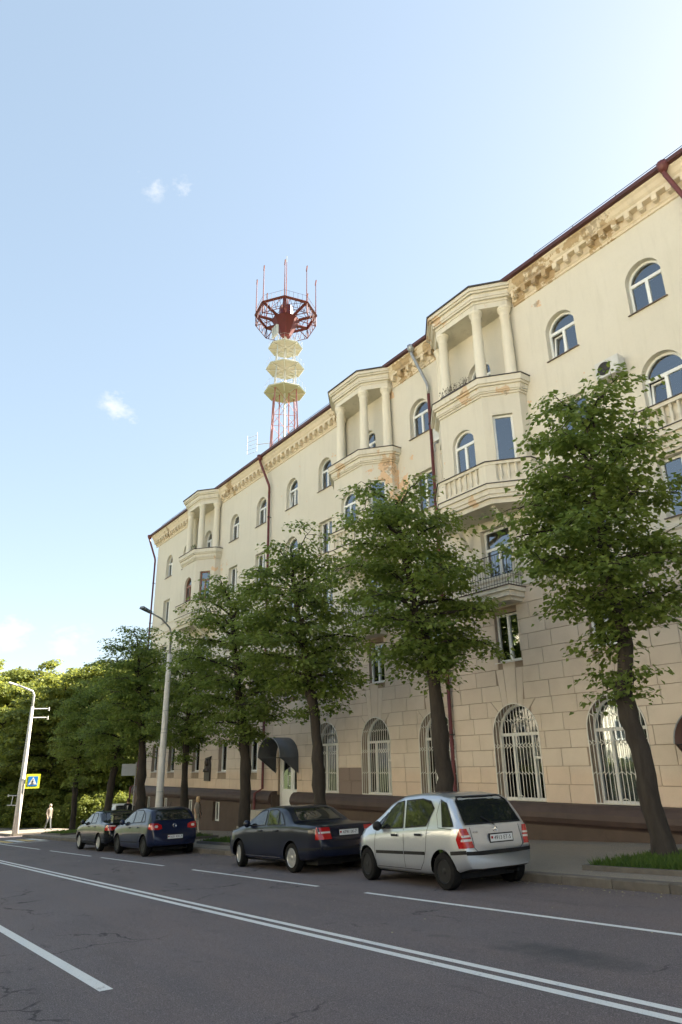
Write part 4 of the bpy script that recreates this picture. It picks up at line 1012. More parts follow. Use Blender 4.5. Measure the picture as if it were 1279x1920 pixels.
# red bowl
zb = Zr(632); zt = Zr(602); r0, r1 = 8*PR, 24*PR
v = [(*p, zb) for p in hexa(r0)]+[(*p, zt) for p in hexa(r1)]
MB().add(v, [tuple(range(7, -1, -1)), tuple(range(8, 16))]+[(i, (i+1) % 8, (i+1) % 8+8, i+8) for i in range(8)]).build('red_bowl', M['tred'], tw)
MB().prism_z(hexa(.95), zt+.01, zt+2.2).build('crown_hub', M['tred'], tw)
rc = 50*PR; zc_ = Zr(592); zin = zc_-1.5; hc = hexa(rc); hn = hexa(.5)
for i in range(8):
    b = MB(); p, q = Vector((*hc[i], zc_)), Vector((*hc[(i+1) % 8], zc_))
    b.tube([p, q], .24, 4); b.build('crown_beam', M['tred'], tw)
    b = MB(); b.tube([p, Vector((*hn[i], zin+.4))], .25, 4); b.build('crown_spoke', M['tred'], tw)
    b = MB(); lo_, lq = p+Vector((0, 0, -1.7)), q+Vector((0, 0, -1.7)); b.tube([p, lo_], .08, 4); b.tube([lo_, lq], .06, 4); b.tube([lo_, Vector((*hexa(r1)[i], zt))], .07, 4)
    for k_ in range(4):
        a, c = p.lerp(q, k_/4), p.lerp(q, (k_+1)/4); la, lc = lo_.lerp(lq, (k_+.5)/4), 0
        b.tube([a, la], .04, 4); b.tube([la, c], .04, 4)
    n0, n1 = Vector((*hn[i], zin+.4)), Vector((*hn[(i+1) % 8], zin+.4))
    for k_ in (.33, .66): b.tube([n0.lerp(p, k_), n1.lerp(q, k_)], .045, 4)
    b.tube([n0.lerp(p, .33), n1.lerp(q, .66)], .04, 4); b.tube([n0.lerp(p, .66), q], .04, 4)
    for k_ in range(5):
        w_ = p.lerp(q, k_/5); b.tube([w_, w_+Vector((0, 0, 1.1))], .02, 4)
    b.tube([p+Vector((0, 0, 1.1)), q+Vector((0, 0, 1.1))], .022, 4)
    b.build('crown_truss', M['tred'], tw)
    b = MB(); b.tube([p, p+Vector((0, 0, 4.0)), p+Vector((0, 0, 5.6))], [.085, .06, .05], 5); b.tube([p+Vector((-.5, .25, 5.6)), p+Vector((.5, -.25, 5.6))], .085, 4); b.build('antenna_mast', M['tpink'], tw)
MB().tube([(0, 0, zin), (0, 0, Zr(520)), (0, 0, Zr(492))], [.11, .07, .05], 6).build('central_mast', M['tpink'], tw)
MB().tube([(0, 0, Zr(492)), (0, 0, Zr(480))], .06, 6).build('mast_tip', M['twhite'], tw)
b = MB(); p = Vector((-3.6, -2.0, Zr(835)))
for i in range(5): b.tube([p+Vector((0, 0, i*.6)), p+Vector((-1.6, -.6, i*.6))], .03, 4)
b.tube([p, p+Vector((0, 0, 2.8))], .04, 4); b.tube([p+Vector((-1.6, -.6, 0)), p+Vector((-1.6, -.6, 2.8))], .04, 4); b.tube([p+Vector((0, 0, 1)), Vector((-2.2, -.8, Zr(835)+1))], .05, 4); b.build('side_antenna', M['twhite'], tw)

# ------------------------------------------------------------------ lamp posts and signs
M['concrete'] = mat('pole_concrete', (.46, .44, .40), (.55, .53, .49), .85, 4, bump=.3, c3=(.36, .34, .31), s3=1.5)
M['lampgrey'] = mat('lamp_housing', (.10, .12, .14), (.13, .15, .17), .4, 3)
M['palesteel'] = mat('painted_steel', (.56, .56, .54), (.62, .62, .60), .45, 4)
t = empty('street_lamp', (-29.0, 11.4, gz(-29)+.14), label='tall pale concrete street lamp with curved arm behind the blue hatchback', cat='street lamp', group='street lamps')
h_ = 6.1-gz(-29)
MB().lathe([(.165, -.2), (.155, 1.0), (.105, h_)], 14).build('post', M['concrete'], t, True)
MB().tube([(0, 0, h_-.2), (0, 0, h_+.9), (.06, -.12, h_+1.15), (.3, -.6, h_+1.45), (.62, -1.25, h_+1.6)], [.05, .045, .04, .035, .035], 8).build('arm', M['zinc'], t, True)
lh = MB().add([(-.09, -.12, 0), (.09, -.12, 0), (.13, -.7, .03), (-.13, -.7, .03), (-.06, -.1, .09), (.06, -.1, .09), (.1, -.68, .13), (-.1, -.68, .13)], [(0, 3, 2, 1), (4, 5, 6, 7), (0, 1, 5, 4), (1, 2, 6, 5), (2, 3, 7, 6), (3, 0, 4, 7)])
lh.build('lamp_head', M['lampgrey'], t, loc=(.58, -1.12, h_+1.54), rot=(-.15, 0, .45))
for z in (1.9, 4.2, 4.35, 5.1): MB().lathe([(.168-.0075*z, -.015), (.168-.0075*z, .015)], 14, org=(0, 0, z)).build('clamp_band', M['zinc'], t)
MB().tube([(.17, 0, 4.35), (.26, -.1, 4.9), (.1, -.12, 5.1)], .012, 4).build('cable', M['zinc'], t)
t = empty('street_lamp', (-53.4, 11.15, gz(-53.4)+.13), label='sunlit concrete street lamp carrying the pedestrian crossing sign', cat='street lamp', group='street lamps')
h_ = 5.6-gz(-53.4)
MB().lathe([(.20, -.2), (.185, 3.4), (.16, 3.42), (.15, 5.2), (.14, 5.22), (.11, h_)], 14).build('post', M['concrete'], t, True)
MB().tube([(0, 0, h_-.2), (.0, 0, h_+.8), (0, -.12, h_+1.05), (0, -1.2, h_+1.45)], [.08, .075, .07, .06], 8).build('arm', M['palesteel'], t, True)
lh.build('lamp_head', M['palesteel'], t, loc=(0, -1.1, h_+1.38), rot=(-.2, 0, 0))
b = MB()
for z in (h_-.15, h_-.75): b.tube([(0, 0, z), (0, 1.15, z+.05)], .04, 5); b.tube([(0, 1.12, z-.1), (0, 1.12, z+.15)], .05, 5)
for z in (1.75, 2.35): b.tube([(0, 0, z), (0, -.75, z+.03)], .03, 5)
b.tube([(0, -.5, 1.75), (0, -.45, 2.35)], .03, 5); b.tube([(0, -.75, 2.3), (0, -.75, 2.45)], .04, 5); b.build('cross_bars', M['palesteel'], t)
ps = empty('pedestrian_crossing_sign', (-53.15, 11.32, gz(-53)+2.9), label='square pedestrian crossing sign with yellow border on the sunlit lamp post', cat='sign')
M['signyellow'] = mat('fluorescent_yellow', (.78, .80, .04), (.72, .74, .05), .5, 3)
M['crossblue'] = mat('traffic_blue', (.02, .20, .62), (.02, .18, .58), .4, 3)
bx = lambda y0, y1, z0, z1, x: MB().box(x-.012, x, y0, y1, z0, z1)
bx(0, .92, 0, .92, 0).build('yellow_border', M['signyellow'], ps)
bx(.15, .77, .15, .77, .016).build('blue_field', M['crossblue'], ps)
MB().prism_x([(.19, .24), (.73, .24), (.46, .74)], .005, .022).build('white_triangle', M['signwhite'], ps)
b = MB(); cx_, cz_ = .46, .56
b.lathe([(.032, 0), (.032, .004)], 10, 'x', (.022, cx_, cz_))
for p, q in (((.46, .52), (.46, .40)), ((.46, .40), (.40, .28)), ((.46, .40), (.53, .28)), ((.46, .50), (.39, .43)), ((.46, .50), (.53, .44))): b.tube([(.023, *p), (.023, *q)], .017, 4)
for y_ in (.30, .40, .50, .60): b.prism_x([(y_, .245), (y_+.05, .245), (y_+.05, .265), (y_, .265)], .0225, .0235)
b.build('walking_figure', M['black'], ps)
MB().box(-.03, -.012, -.2, .3, .3, .6).build('clamp', M['zinc'], ps)
wsn = empty('sign_board', (-37.0, 13.15, gz(-37)+.13), label='plain white sign board on a thin post beside the linden', cat='sign')
MB().box(-.012, .012, -.72, -.02, 2.85, 3.42).build('board', M['signgrey'], wsn); MB().tube([(0.04, 0, -.2), (.04, 0, 3.5)], .03, 6).build('post', M['zinc'], wsn)

# ------------------------------------------------------------------ unseen pale house added behind the viewpoint, bounces sunlight onto the facade
opp = empty('added_bounce_house', (-18, -25, gz(-18)), label='unseen pale house added across the street to bounce sunlight onto the shaded facade', cat='building')
M['oppwall'] = mat('pale_yellow_plaster', (.80, .74, .62), (.76, .69, .56), .9, .6)
M['oppglass'] = mat('opposite_window_glass', (.05, .06, .07), (.04, .05, .06), .08, 1)
MB().box(-45, 45, -14, 0, -5, 18).build('wall', M['oppwall'], opp)
MB().prism_x([(.6, 18.001), (-7, 21), (-14.6, 18.001)], -45.4, 45.4).build('roof', M['roofmetal'], opp)
wm_ = MB().box(-.6, .6, 0, .03, 0, 1.7).mesh('window', M['oppglass']); sm_ = MB().ring_y([(-.68, -.08), (.68, -.08), (.68, 1.78), (-.68, 1.78)], [(-.55, .05), (.55, .05), (.55, 1.65), (-.55, 1.65)], .005, .07).box(-.05, .05, .01, .06, .05, 1.65).mesh('frame', M['upvc'])
for fl in range(5):
    for i in range(22):
        o = inst('window', wm_, opp, (-42+i*4, 0, .9+fl*3.4)); inst('frame', sm_, o)

# ------------------------------------------------------------------ cars
def paintmat(name, c, metal=.0, rough=.3, flake=.0):
    m = mat(name, c, tuple(q*.94 for q in c), rough, 40, metal=metal, coat=1.0 if metal else .6, spec=.2); return m
M['silver'] = paintmat('silver_paint', (.52, .55, .59), .7, .30)
M['navy'] = paintmat('navy_paint', (.004, .006, .018), .0, .3)
M['bluehatch'] = paintmat('blue_paint', (.005, .010, .036), .0, .3)
M['blackcar'] = paintmat('black_paint', (.004, .005, .007), .0, .25)
M['whitecar'] = paintmat('white_paint', (.6, .6, .6), 0, .3)
M['carblack'] = mat('black_trim', (.011, .011, .012), (.016, .016, .016), .6, 12, spec=.25)
M['tyre'] = mat('tyre_rubber', (.009, .009, .009), (.016, .0155, .015), .85, 15, bump=.2, spec=.12)
M['steelrim'] = mat('black_steel_rim', (.010, .010, .011), (.018, .018, .018), .5, 9, spec=.25)
M['alloy'] = mat('alloy_rim', (.46, .46, .45), (.38, .38, .37), .35, 9, metal=.7)
M['redlens'] = mat('red_lens', (.42, .012, .015), (.32, .01, .012), .12, 30, coat=1)
M['whitelens'] = mat('clear_lens', (.62, .56, .52), (.5, .44, .42), .12, 30, coat=1)
M['plate'] = mat('number_plate', (.70, .70, .68), (.66, .66, .64), .4, 5)
M['chrome'] = mat('chrome', (.7, .7, .7), (.6, .6, .6), .12, 5, metal=1)
m, k = newmat('car_glass', .02)
k.put(k.p.inputs['Base Color'], (.012, .014, .015)); k.p.inputs['IOR'].default_value = 1.6; k.p.inputs['Roughness'].default_value = .03; M['carglass'] = m
def interp_fn(pts, sm=.05):
    xs = np.array([p[0] for p in pts]); zs = np.array([p[1] for p in pts])
    def f(x):
        return float(np.mean(np.interp(np.clip(np.linspace(x-sm, x+sm, 9), xs[0], xs[-1]), xs, zs)))
    return f
def car_body(P):
    L_, HW = P['L'], P['W']/2; top = interp_fn(P['top'], P.get('sm', .06)); beltf = interp_fn(P['belt'], .1); botf = interp_fn(P['bot'], .1)
    xs = sorted(set([round(v, 3) for v in list(np.linspace(0, .5, 22))+list(np.linspace(.5, L_-.4, 54))+list(np.linspace(L_-.4, L_, 18))]))
    rings = []
    for x in xs:
        a = max(0, 1-x/P['rr']); c = max(0, 1-(L_-x)/P['fr'])
        hw = HW*(1-.16*a**2.6-.30*c**2.4)
        zt = top(x) if 0 < x < L_ else top(min(max(x, .001), L_-.001)); zb = botf(x); be = min(beltf(x), zt-.012)
        H_ = zt-be; gh = max(0, min(1, (H_-.06)/.25))
        sh = hw*(.965-.0*gh); tum = P.get('tum', .34); rw = sh-H_*tum*gh-(.05+.02*gh)
        pts = [(0, zb), (hw*.6, zb), (hw*.90, zb+.012), (hw*.965, zb+.06), (hw*.99, zb+.16)]
        zm = zb+(be-zb)*.55
        pts += [(hw*1.0, zb+(zm-zb)*.6), (hw*1.0, zm), (hw*.995, zm+(be-zm)*.5), (hw*.985, be-.06), (hw*.975, be-.02), (sh, be)]
        for q in (.2, .4, .6, .8): pts.append((sh+(rw-sh)*q*(1.0), be+H_*.82*q*(1 if gh else 1)))
        pts += [(rw, be+H_*.82), (rw-.035, be+H_*.915), (rw-.10, be+H_*.965), (rw*.62, be+H_*.992), (rw*.3, zt), (0, zt)]
        rings.append([(x, y, z) for y, z in pts])
    n = len(rings[0]); b = MB(); v = []; f = []; mi = []
    full = 2*n-2
    for r in rings: v += r+[(x, -y, z) for x, y, z in r[-2:0:-1]]
    for i in range(len(rings)-1):
        for j in range(full):
            q = (j+1) % full; f.append((i*full+j, (i+1)*full+j, (i+1)*full+q, i*full+q)); mi.append(1 if j < 2 or j >= full-2 else 0)
    f.append(tuple(range(full))); mi.append(0); f.append(tuple(range((len(rings))*full-1, (len(rings)-1)*full-1, -1))); mi.append(0)
    b.v = v; b.f = f; b.m = mi
    return b
def patch(bvh, poly, axis, off=.004, thick=0, cuts=3, side=1):
    """project a 2-D outline onto the body; axis 'y': (x,z) seen from the side, 'r' (y,z) from behind, 'f' from the front"""
    bm = bmesh.new()
    def p3(a, c): return Vector((a, side*3, c)) if axis == 'y' else Vector((-3 if axis == 'r' else 9, a, c))
    d = Vector((0, -side, 0)) if axis == 'y' else Vector((1 if axis == 'r' else -1, 0, 0))
    vs = [bm.verts.new(p3(*q)) for q in poly]; bm.faces.new(vs)
    bmesh.ops.triangulate(bm, faces=bm.faces[:], ngon_method='EAR_CLIP')
    bmesh.ops.subdivide_edges(bm, edges=bm.edges[:], cuts=cuts, use_grid_fill=True)
    bmesh.ops.triangulate(bm, faces=bm.faces[:])
    bad = []
    for v in bm.verts:
        h_, nrm, _, _ = bvh.ray_cast(v.co, d)
        if h_ is None: bad.append(v); continue
        if nrm.dot(d) > 0: nrm = -nrm
        v.co = h_+nrm*off
    if bad: bmesh.ops.delete(bm, geom=bad, context='VERTS')
    bm.normal_update()
    for f in bm.faces:
        if f.normal.dot(d) > 0: f.normal_flip()
        f.smooth = True
    if thick:
        bmesh.ops.solidify(bm, geom=bm.faces[:], thickness=-thick)
    out = ([tuple(v.co) for v in bm.verts], [tuple(v.index for v in f.verts) for f in bm.faces])
    bm.verts.index_update(); out = ([tuple(v.co) for v in bm.verts], [tuple(v.index for v in f.verts) for f in bm.faces]); bm.free(); return out
def stripe(bvh, pts, w, axis, off=.006, side=1):
    """thin band along a 2-D polyline"""
    poly = []; pts = [Vector(p) for p in pts]; up = []; dn = []
    for i, p in enumerate(pts):
        d = (pts[min(i+1, len(pts)-1)]-pts[max(0, i-1)]).normalized(); n_ = Vector((-d.y, d.x))*w/2; up.append(p+n_); dn.append(p-n_)
    V, F_ = [], []
    for i in range(len(pts)-1):
        a, c = patch(bvh, [up[i], up[i+1], dn[i+1], dn[i]], axis, off, 0, 5, side); b0 = len(V); V += a; F_ += [tuple(q+b0 for q in f) for f in c]
    return V, F_
def wheel_mesh(r, w, rim, spokes, mrim):
    ty = MB().lathe([(r*.62, -w/2), (r*.93, -w/2), (r*.985, -w/2+.02), (r, -w/2+.045), (r, w/2-.045), (r*.985, w/2-.02), (r*.93, w/2), (r*.66, w/2), (r*.62, w/2-.02)], 32, 'y').mesh('tyre', M['tyre'], True); auto_smooth(ty, 40)
    b = MB()                                  # rim outward is +y
    b.lathe([(r*.62, -w/2+.01), (r*.62, w/2-.012), (r*.655, w/2-.002), (r*.655, w/2-.012), (r*.60, w/2-.03), (r*.57, w/2-.06), (.02, w/2-.07)], 28, 'y', mi=1 if spokes else 0)
    b.lathe([(r*.20, w/2-.075), (r*.20, w/2-.02), (r*.16, w/2-.012), (.005, w/2-.012)], 16, 'y')
    for i in range(spokes):
        t = 2*PI*i/spokes; c, s = math.cos(t), math.sin(t); ww = r*(.07 if spokes > 6 else .11)
        q = []
        for rr, hw_, yy in ((r*.12, ww, w/2-.018), (r*.64, ww*.8, w/2-.006)):
            for sg in (-1, 1): q += [(c*rr-s*hw_*sg, yy, s*rr+c*hw_*sg), (c*rr-s*hw_*sg, yy-.03, s*rr+c*hw_*sg)]
        b.add(q, [(0, 2, 6, 4), (0, 4, 5, 1), (2, 3, 7, 6), (4, 6, 7, 5)])
    b.lathe([(r*.645, w/2-.02), (r*.665, w/2-.004), (r*.64, w/2+.002), (r*.60, w/2-.015)], 28, 'y')
    if not spokes:
        for i in range(10):
            t = 2*PI*i/10; b.lathe([(r*.07, w/2-.066), (r*.06, w/2-.062)], 8, 'y', (math.cos(t)*r*.46, 0, math.sin(t)*r*.46), mi=1)
    rm = b.mesh('rim', [mrim, M['carblack']], True); auto_smooth(rm, 35)
    return ty, rm
def text_mesh(txt, size, m):
    c = bpy.data.curves.new('t', 'FONT'); c.body = txt; c.size = size; c.align_x = 'CENTER'; c.align_y = 'CENTER'; c.extrude = .0015; c.space_character = 1.05
    o = bpy.data.objects.new('t', c); col.objects.link(o); dg = bpy.context.evaluated_depsgraph_get(); me = bpy.data.meshes.new_from_object(o.evaluated_get(dg)); bpy.data.objects.remove(o)
    me.materials.clear(); me.materials.append(m); me.name = 'lettering'; return me
RT = (PI/2, 0, -PI/2)                          # text facing -x (rear of a car)
def build_car(P):
    L_ = P['L']; rx = P['rx']; fx = rx+P['wb']; r = P['r']
    yaw = PI+P.get('yaw', 0)
    # rear-left wheel contact given in world; the car drives towards -X
    t = empty(P['name'], (0, 0, 0), label=P['label'], cat='car', group='cars parked along the kerb')
    pitch = math.atan(SL)
    t.rotation_euler = (0, 0, 0)
    fw = Vector((-math.cos(P.get('yaw', 0)), math.sin(P.get('yaw', 0)), 0)); fw.z = SL*fw.x; fw.normalize()
    upv = Vector((-SL, 0, 1)); upv = (upv-fw*upv.dot(fw)).normalized(); lf = upv.cross(fw)
    mw = Matrix((fw, lf, upv)).transposed().to_4x4()
    c0 = Vector((P['x'], P['y'], gz(P['x']))); org = c0-fw*rx
    mw.translation = org; t.matrix_world = mw
    me = car_body(P).mesh('body', [M[P['paint']], M['carblack']], True)
    cut = MB(); hw = P['W']/2
    for cx in (rx, fx):
        for s in (1, -1):
            y0, y1 = sorted((s*(hw-.30), s*(hw+.2))); cut.lathe([(r*1.17, y0), (r*1.17, y1)], 32, 'y', (cx, 0, r), 1)
    for s in (1,): pass
    me = boolean(me, cut.mesh('c', [M[P['paint']], M['carblack']])); auto_smooth(me, 50)
    body = inst('body', me, t)
    bm = bmesh.new(); car_body(P); bm.from_mesh(me); bvh = BVHTree.FromBMesh(bm); bm.free()
    def put(name, geos, m, par=t, thick=False):
        b = MB()
        for V, F_ in geos: b.add(V, F_)
        return b.build(name, m, par, True)
    for s in (1, -1):
        for nm, poly in P['side_glass']: 
            g_ = put('side_window', [patch(bvh, poly, 'y', .005, 0, 4, s)], M['carglass'])
            put('window_seal', [stripe(bvh, poly+[poly[0]], .022, 'y', .007, s)], M['carblack'], g_)
        put('door_seam', [stripe(bvh, q, .010, 'y', .003, s) for q in P['seams']], M['carblack'], body)
        for q in P.get('strips', []): put('side_moulding', [stripe(bvh, q[0], q[1], 'y', .012, s)], M[q[2]])
        for (x, z) in P['handles']: put('door_handle', [patch(bvh, [(x-.1, z-.02), (x+.1, z-.02), (x+.1, z+.02), (x-.1, z+.02)], 'y', .014, .01, 2, s)], M[P.get('hmat', P['paint'])])
        for lens, polys in (('redlens', P['tail_side']), ('whitelens', P['head_side'])):
            put('tail_light' if lens == 'redlens' else 'headlight', [patch(bvh, q, 'y', .008, 0, 2, s) for q in polys], M[lens])
        mxx, mzz = P['mirror']; hwm = P['W']/2
        mo = MB().lathe([(.01, -.06), (.07, -.05), (.09, 0), (.08, .06), (.02, .09)], 12, 'x', (mxx, s*(hwm+.06), mzz)); mo.box(mxx-.02, mxx+.03, min(s*(hwm-.1), s*(hwm+.04)), max(s*(hwm-.1), s*(hwm+.04)), mzz-.06, mzz-.03); mo.build('wing_mirror', M[P.get('mirmat', P['paint'])], t, True)
        tl = put('tail_light', [patch(bvh, [(s*a, z) for a, z in q], 'r', .009, 0, 4) for q in P['tail']], M['redlens'])
        for q in P.get('tail_white', []): put('lens', [patch(bvh, [(s*a, z) for a, z in q], 'r', .012, 0, 3)], M['whitelens'], tl)
        for q in P['head']: put('headlight', [patch(bvh, [(s*a, z) for a, z in q], 'f', .008, 0, 4)], M['whitelens'])
    rg = put('rear_window', [patch(bvh, P['rear_glass'], 'r', .006, 0, 5)], M['carglass'])
    put('window_seal', [stripe(bvh, P['rear_glass']+[P['rear_glass'][0]], .025, 'r', .008)], M['carblack'], rg)
    put('windscreen', [patch(bvh, P['front_glass'], 'f', .006, 0, 5)], M['carglass'])
    put('tailgate_seam', [stripe(bvh, q, .012, 'r', .004) for q in P['rear_seams']], M['carblack'], body)
    for q in P.get('rear_strips', []): put('bumper_strip', [stripe(bvh, q[0], q[1], 'r', .014)], M[q[2]])
    for q in P.get('front_patches', []): put('grille', [patch(bvh, q, 'f', .006, 0, 3)], M['carblack'])
    # number plate
    py, pz, pw, ph, ptx = P['plate']
    h_, nr, _, _ = bvh.ray_cast(Vector((-3, py, pz)), Vector((1, 0, 0))); xq = (h_.x if h_ else 0)-.02
    pl_ = MB().box(xq-.012, xq, py-pw/2, py+pw/2, pz-ph/2, pz+ph/2).build('number_plate', M['plate'], t)
    MB().box(xq-.004, xq+.012, py-pw/2-.02, py+pw/2+.02, pz-ph/2-.02, pz+ph/2+.02).build('plate_frame', M['carblack'], pl_)
    if ptx: inst('lettering', text_mesh(ptx, ph*.80, M['black']), pl_, (xq-.0145, py-.02, pz), RT)
    MB().box(xq-.0145, xq-.012, py+pw/2-.055, py+pw/2-.012, pz-.01, pz+.03).build('flag_mark', M['redlens'], pl_)
    for (y_, z_, tx, sz) in P.get('badges', []):
        h_, nr, _, _ = bvh.ray_cast(Vector((-3, y_, z_)), Vector((1, 0, 0)))
        if h_: inst('badge', text_mesh(tx, sz, M['chrome']), t, (h_.x-.008, y_, z_), RT)
    if P.get('emblem'):
        y_, z_, kind = P['emblem']; h_, nr, _, _ = bvh.ray_cast(Vector((-3, y_, z_)), Vector((1, 0, 0)))
        if h_:
            b = MB(); x_ = h_.x-.008; R0 = .045 if kind == 'star' else .06
            b.tube([(x_, y_+R0*math.cos(2*PI*i/24), z_+R0*math.sin(2*PI*i/24)) for i in range(25)], .006, 5)
            if kind == 'star':
                for i in range(3): a = PI/2+2*PI*i/3; b.tube([(x_, y_, z_), (x_, y_+R0*math.cos(a), z_+R0*math.sin(a))], [.008, .002], 5)
            else:
                zz = [(-.8, .55), (-.32, -.75), (0, .1), (.32, -.75), (.8, .55)]
                b.tube([(x_, y_+R0*a, z_+R0*c) for a, c in zz], .005, 4); b.tube([(x_, y_+R0*a, z_+R0*c) for a, c in ((-.38, .9), (0, .12), (.38, .9))], .005, 4)
            b.build('emblem', M['chrome'], t)
    ty, rm = wheel_mesh(r, .19, None, P['spokes'], M[P['rim']])
    for cx, st_ in ((rx, 0), (fx, P.get('steer', 0))):
        for s in (1, -1):
            w_ = empty('wheel', (cx, s*(hw-.115), r), 0 if s > 0 else PI, parent=t); w_.rotation_euler = (0, 0, (0 if s > 0 else PI)+st_)
            inst('tyre', ty, w_); inst('rim', rm, w_)
    MB().box(.35, L_-.35, -hw+.25, hw-.25, .17, .30).build('underbody', M['carblack'], t)
    MB().tube([(.06, -.45, .25), (.4, -.45, .25)], .026, 8).build('exhaust_pipe', M['carblack'], t)
    if P.get('wiper'): 
        y_, z_ = P['wiper']; h_, _, _, _ = bvh.ray_cast(Vector((-3, 0, z_)), Vector((1, 0, 0))); h2, _, _, _ = bvh.ray_cast(Vector((-3, y_, z_+.14)), Vector((1, 0, 0)))
        MB().tube([h_+Vector((-.025, 0, 0)), h2+Vector((-.03, 0, 0))], .010, 5).build('rear_wiper', M['carblack'], t)
    if P.get('antenna'): ax_, az_ = P['antenna']; MB().tube([(ax_, 0, az_), (ax_-.16, 0, az_+.18)], .006, 5).build('roof_antenna', M['carblack'], t)
    if P.get('spoiler'):
        b = MB(); b.prism_y([(.02, 1.235), (.30, 1.235), (.33, 1.25), (.30, 1.268), (.02, 1.262)], -.66, .66); b.build('rear_wing', M[P['paint']], t)
        for s in (-1, 1): MB().prism_y([(.08, .97), (.34, .98), (.29, 1.236), (.06, 1.236)], s*.60-.02, s*.60+.02).build('wing_strut', M[P['paint']], t)
        MB().box(.12, .2, -.03, .03, .97, 1.236).build('wing_strut', M[P['paint']], t)
    return t
build_car(dict(name='parked_car', label='silver compact hatchback parked with its dark steel wheels turned slightly', x=-9.78, y=9.97, yaw=.07, L=3.6, W=1.72, wb=2.42, rx=.56, r=.295, paint='silver', rr=.34, fr=.75, tum=.10, sm=.05,
    top=[(0, .58), (.015, .62), (.035, .97), (.10, 1.02), (.36, 1.44), (.48, 1.50), (.8, 1.555), (1.3, 1.575), (1.8, 1.55), (2.2, 1.43), (2.55, 1.22), (2.9, 1.03), (3.2, .93), (3.45, .80), (3.56, .66), (3.6, .48)],
    belt=[(0, .97), (.5, .99), (1.2, .965), (2.0, .92), (2.7, .87), (3.3, .80), (3.6, .5)], bot=[(0, .34), (.25, .26), (1, .21), (3, .21), (3.6, .26)],
    side_glass=[('rear', [(.98, 1.01), (1.62, .975), (1.66, 1.44), (1.15, 1.46), (.90, 1.42), (.78, 1.30)]), ('front', [(1.70, .97), (2.46, .945), (2.18, 1.28), (1.98, 1.40), (1.74, 1.44)]), ('quarter', [(.50, 1.0), (.22, 1.0), (.46, 1.38), (.62, 1.44)]), ('sail', [(2.50, .94), (2.74, .925), (2.48, 1.10), (2.26, 1.24)])],
    seams=[[(1.67, .96), (1.67, .30)], [(2.62, .92), (2.66, .62), (2.62, .32)], [(.86, 1.2), (.95, .9), (1.0, .62), (1.08, .42), (1.2, .30)], [(1.2, .285), (2.62, .285)], [(.62, 1.5), (.70, 1.2), (.62, .98), (.26, .96)]],
    strips=[([(1.02, .56), (1.66, .55)], .055, 'carblack'), ([(1.68, .55), (2.60, .535)], .055, 'carblack'), ([(.02, .60), (.30, .585)], .06, 'carblack')], handles=[(1.2, .86), (1.95, .84)], hmat='carblack', mirmat='carblack', mirror=(2.42, 1.0),
    tail_side=[[(.015, .66), (.12, .66), (.16, .80), (.10, .97), (.045, .97)]], head_side=[[(3.25, .68), (3.48, .62), (3.46, .72), (3.2, .82)]],
    tail=[[(.585, .665), (.80, .665), (.80, .80), (.76, .965), (.66, .965), (.605, .80)]], tail_white=[[(.60, .765), (.79, .765), (.785, .80), (.603, .80)], [(.60, .83), (.78, .83), (.775, .86), (.605, .86)]], head=[[(.45, .62), (.72, .62), (.68, .76), (.48, .72)]],
    rear_glass=[(-.66, 1.03), (.66, 1.03), (.60, 1.40), (.50, 1.47), (-.50, 1.47), (-.60, 1.40)], front_glass=[(-.66, 1.0), (.66, 1.0), (.58, 1.40), (-.58, 1.40)],
    rear_seams=[[(-.58, .98), (-.57, .66), (-.50, .60), (.50, .60), (.57, .66), (.58, .98)]], rear_strips=[([(-.74, .585), (-.4, .57), (.4, .57), (.74, .585)], .06, 'carblack')], front_patches=[[(-.3, .56), (.3, .56), (.3, .68), (-.3, .68)]],
    plate=(-.08, .79, .52, .112, '4913 ET-5'), badges=[(.48, .90, 'A160', .05)], emblem=(0, .925, 'star'), spokes=0, rim='steelrim', steer=-.10, wiper=(.22, 1.0)))
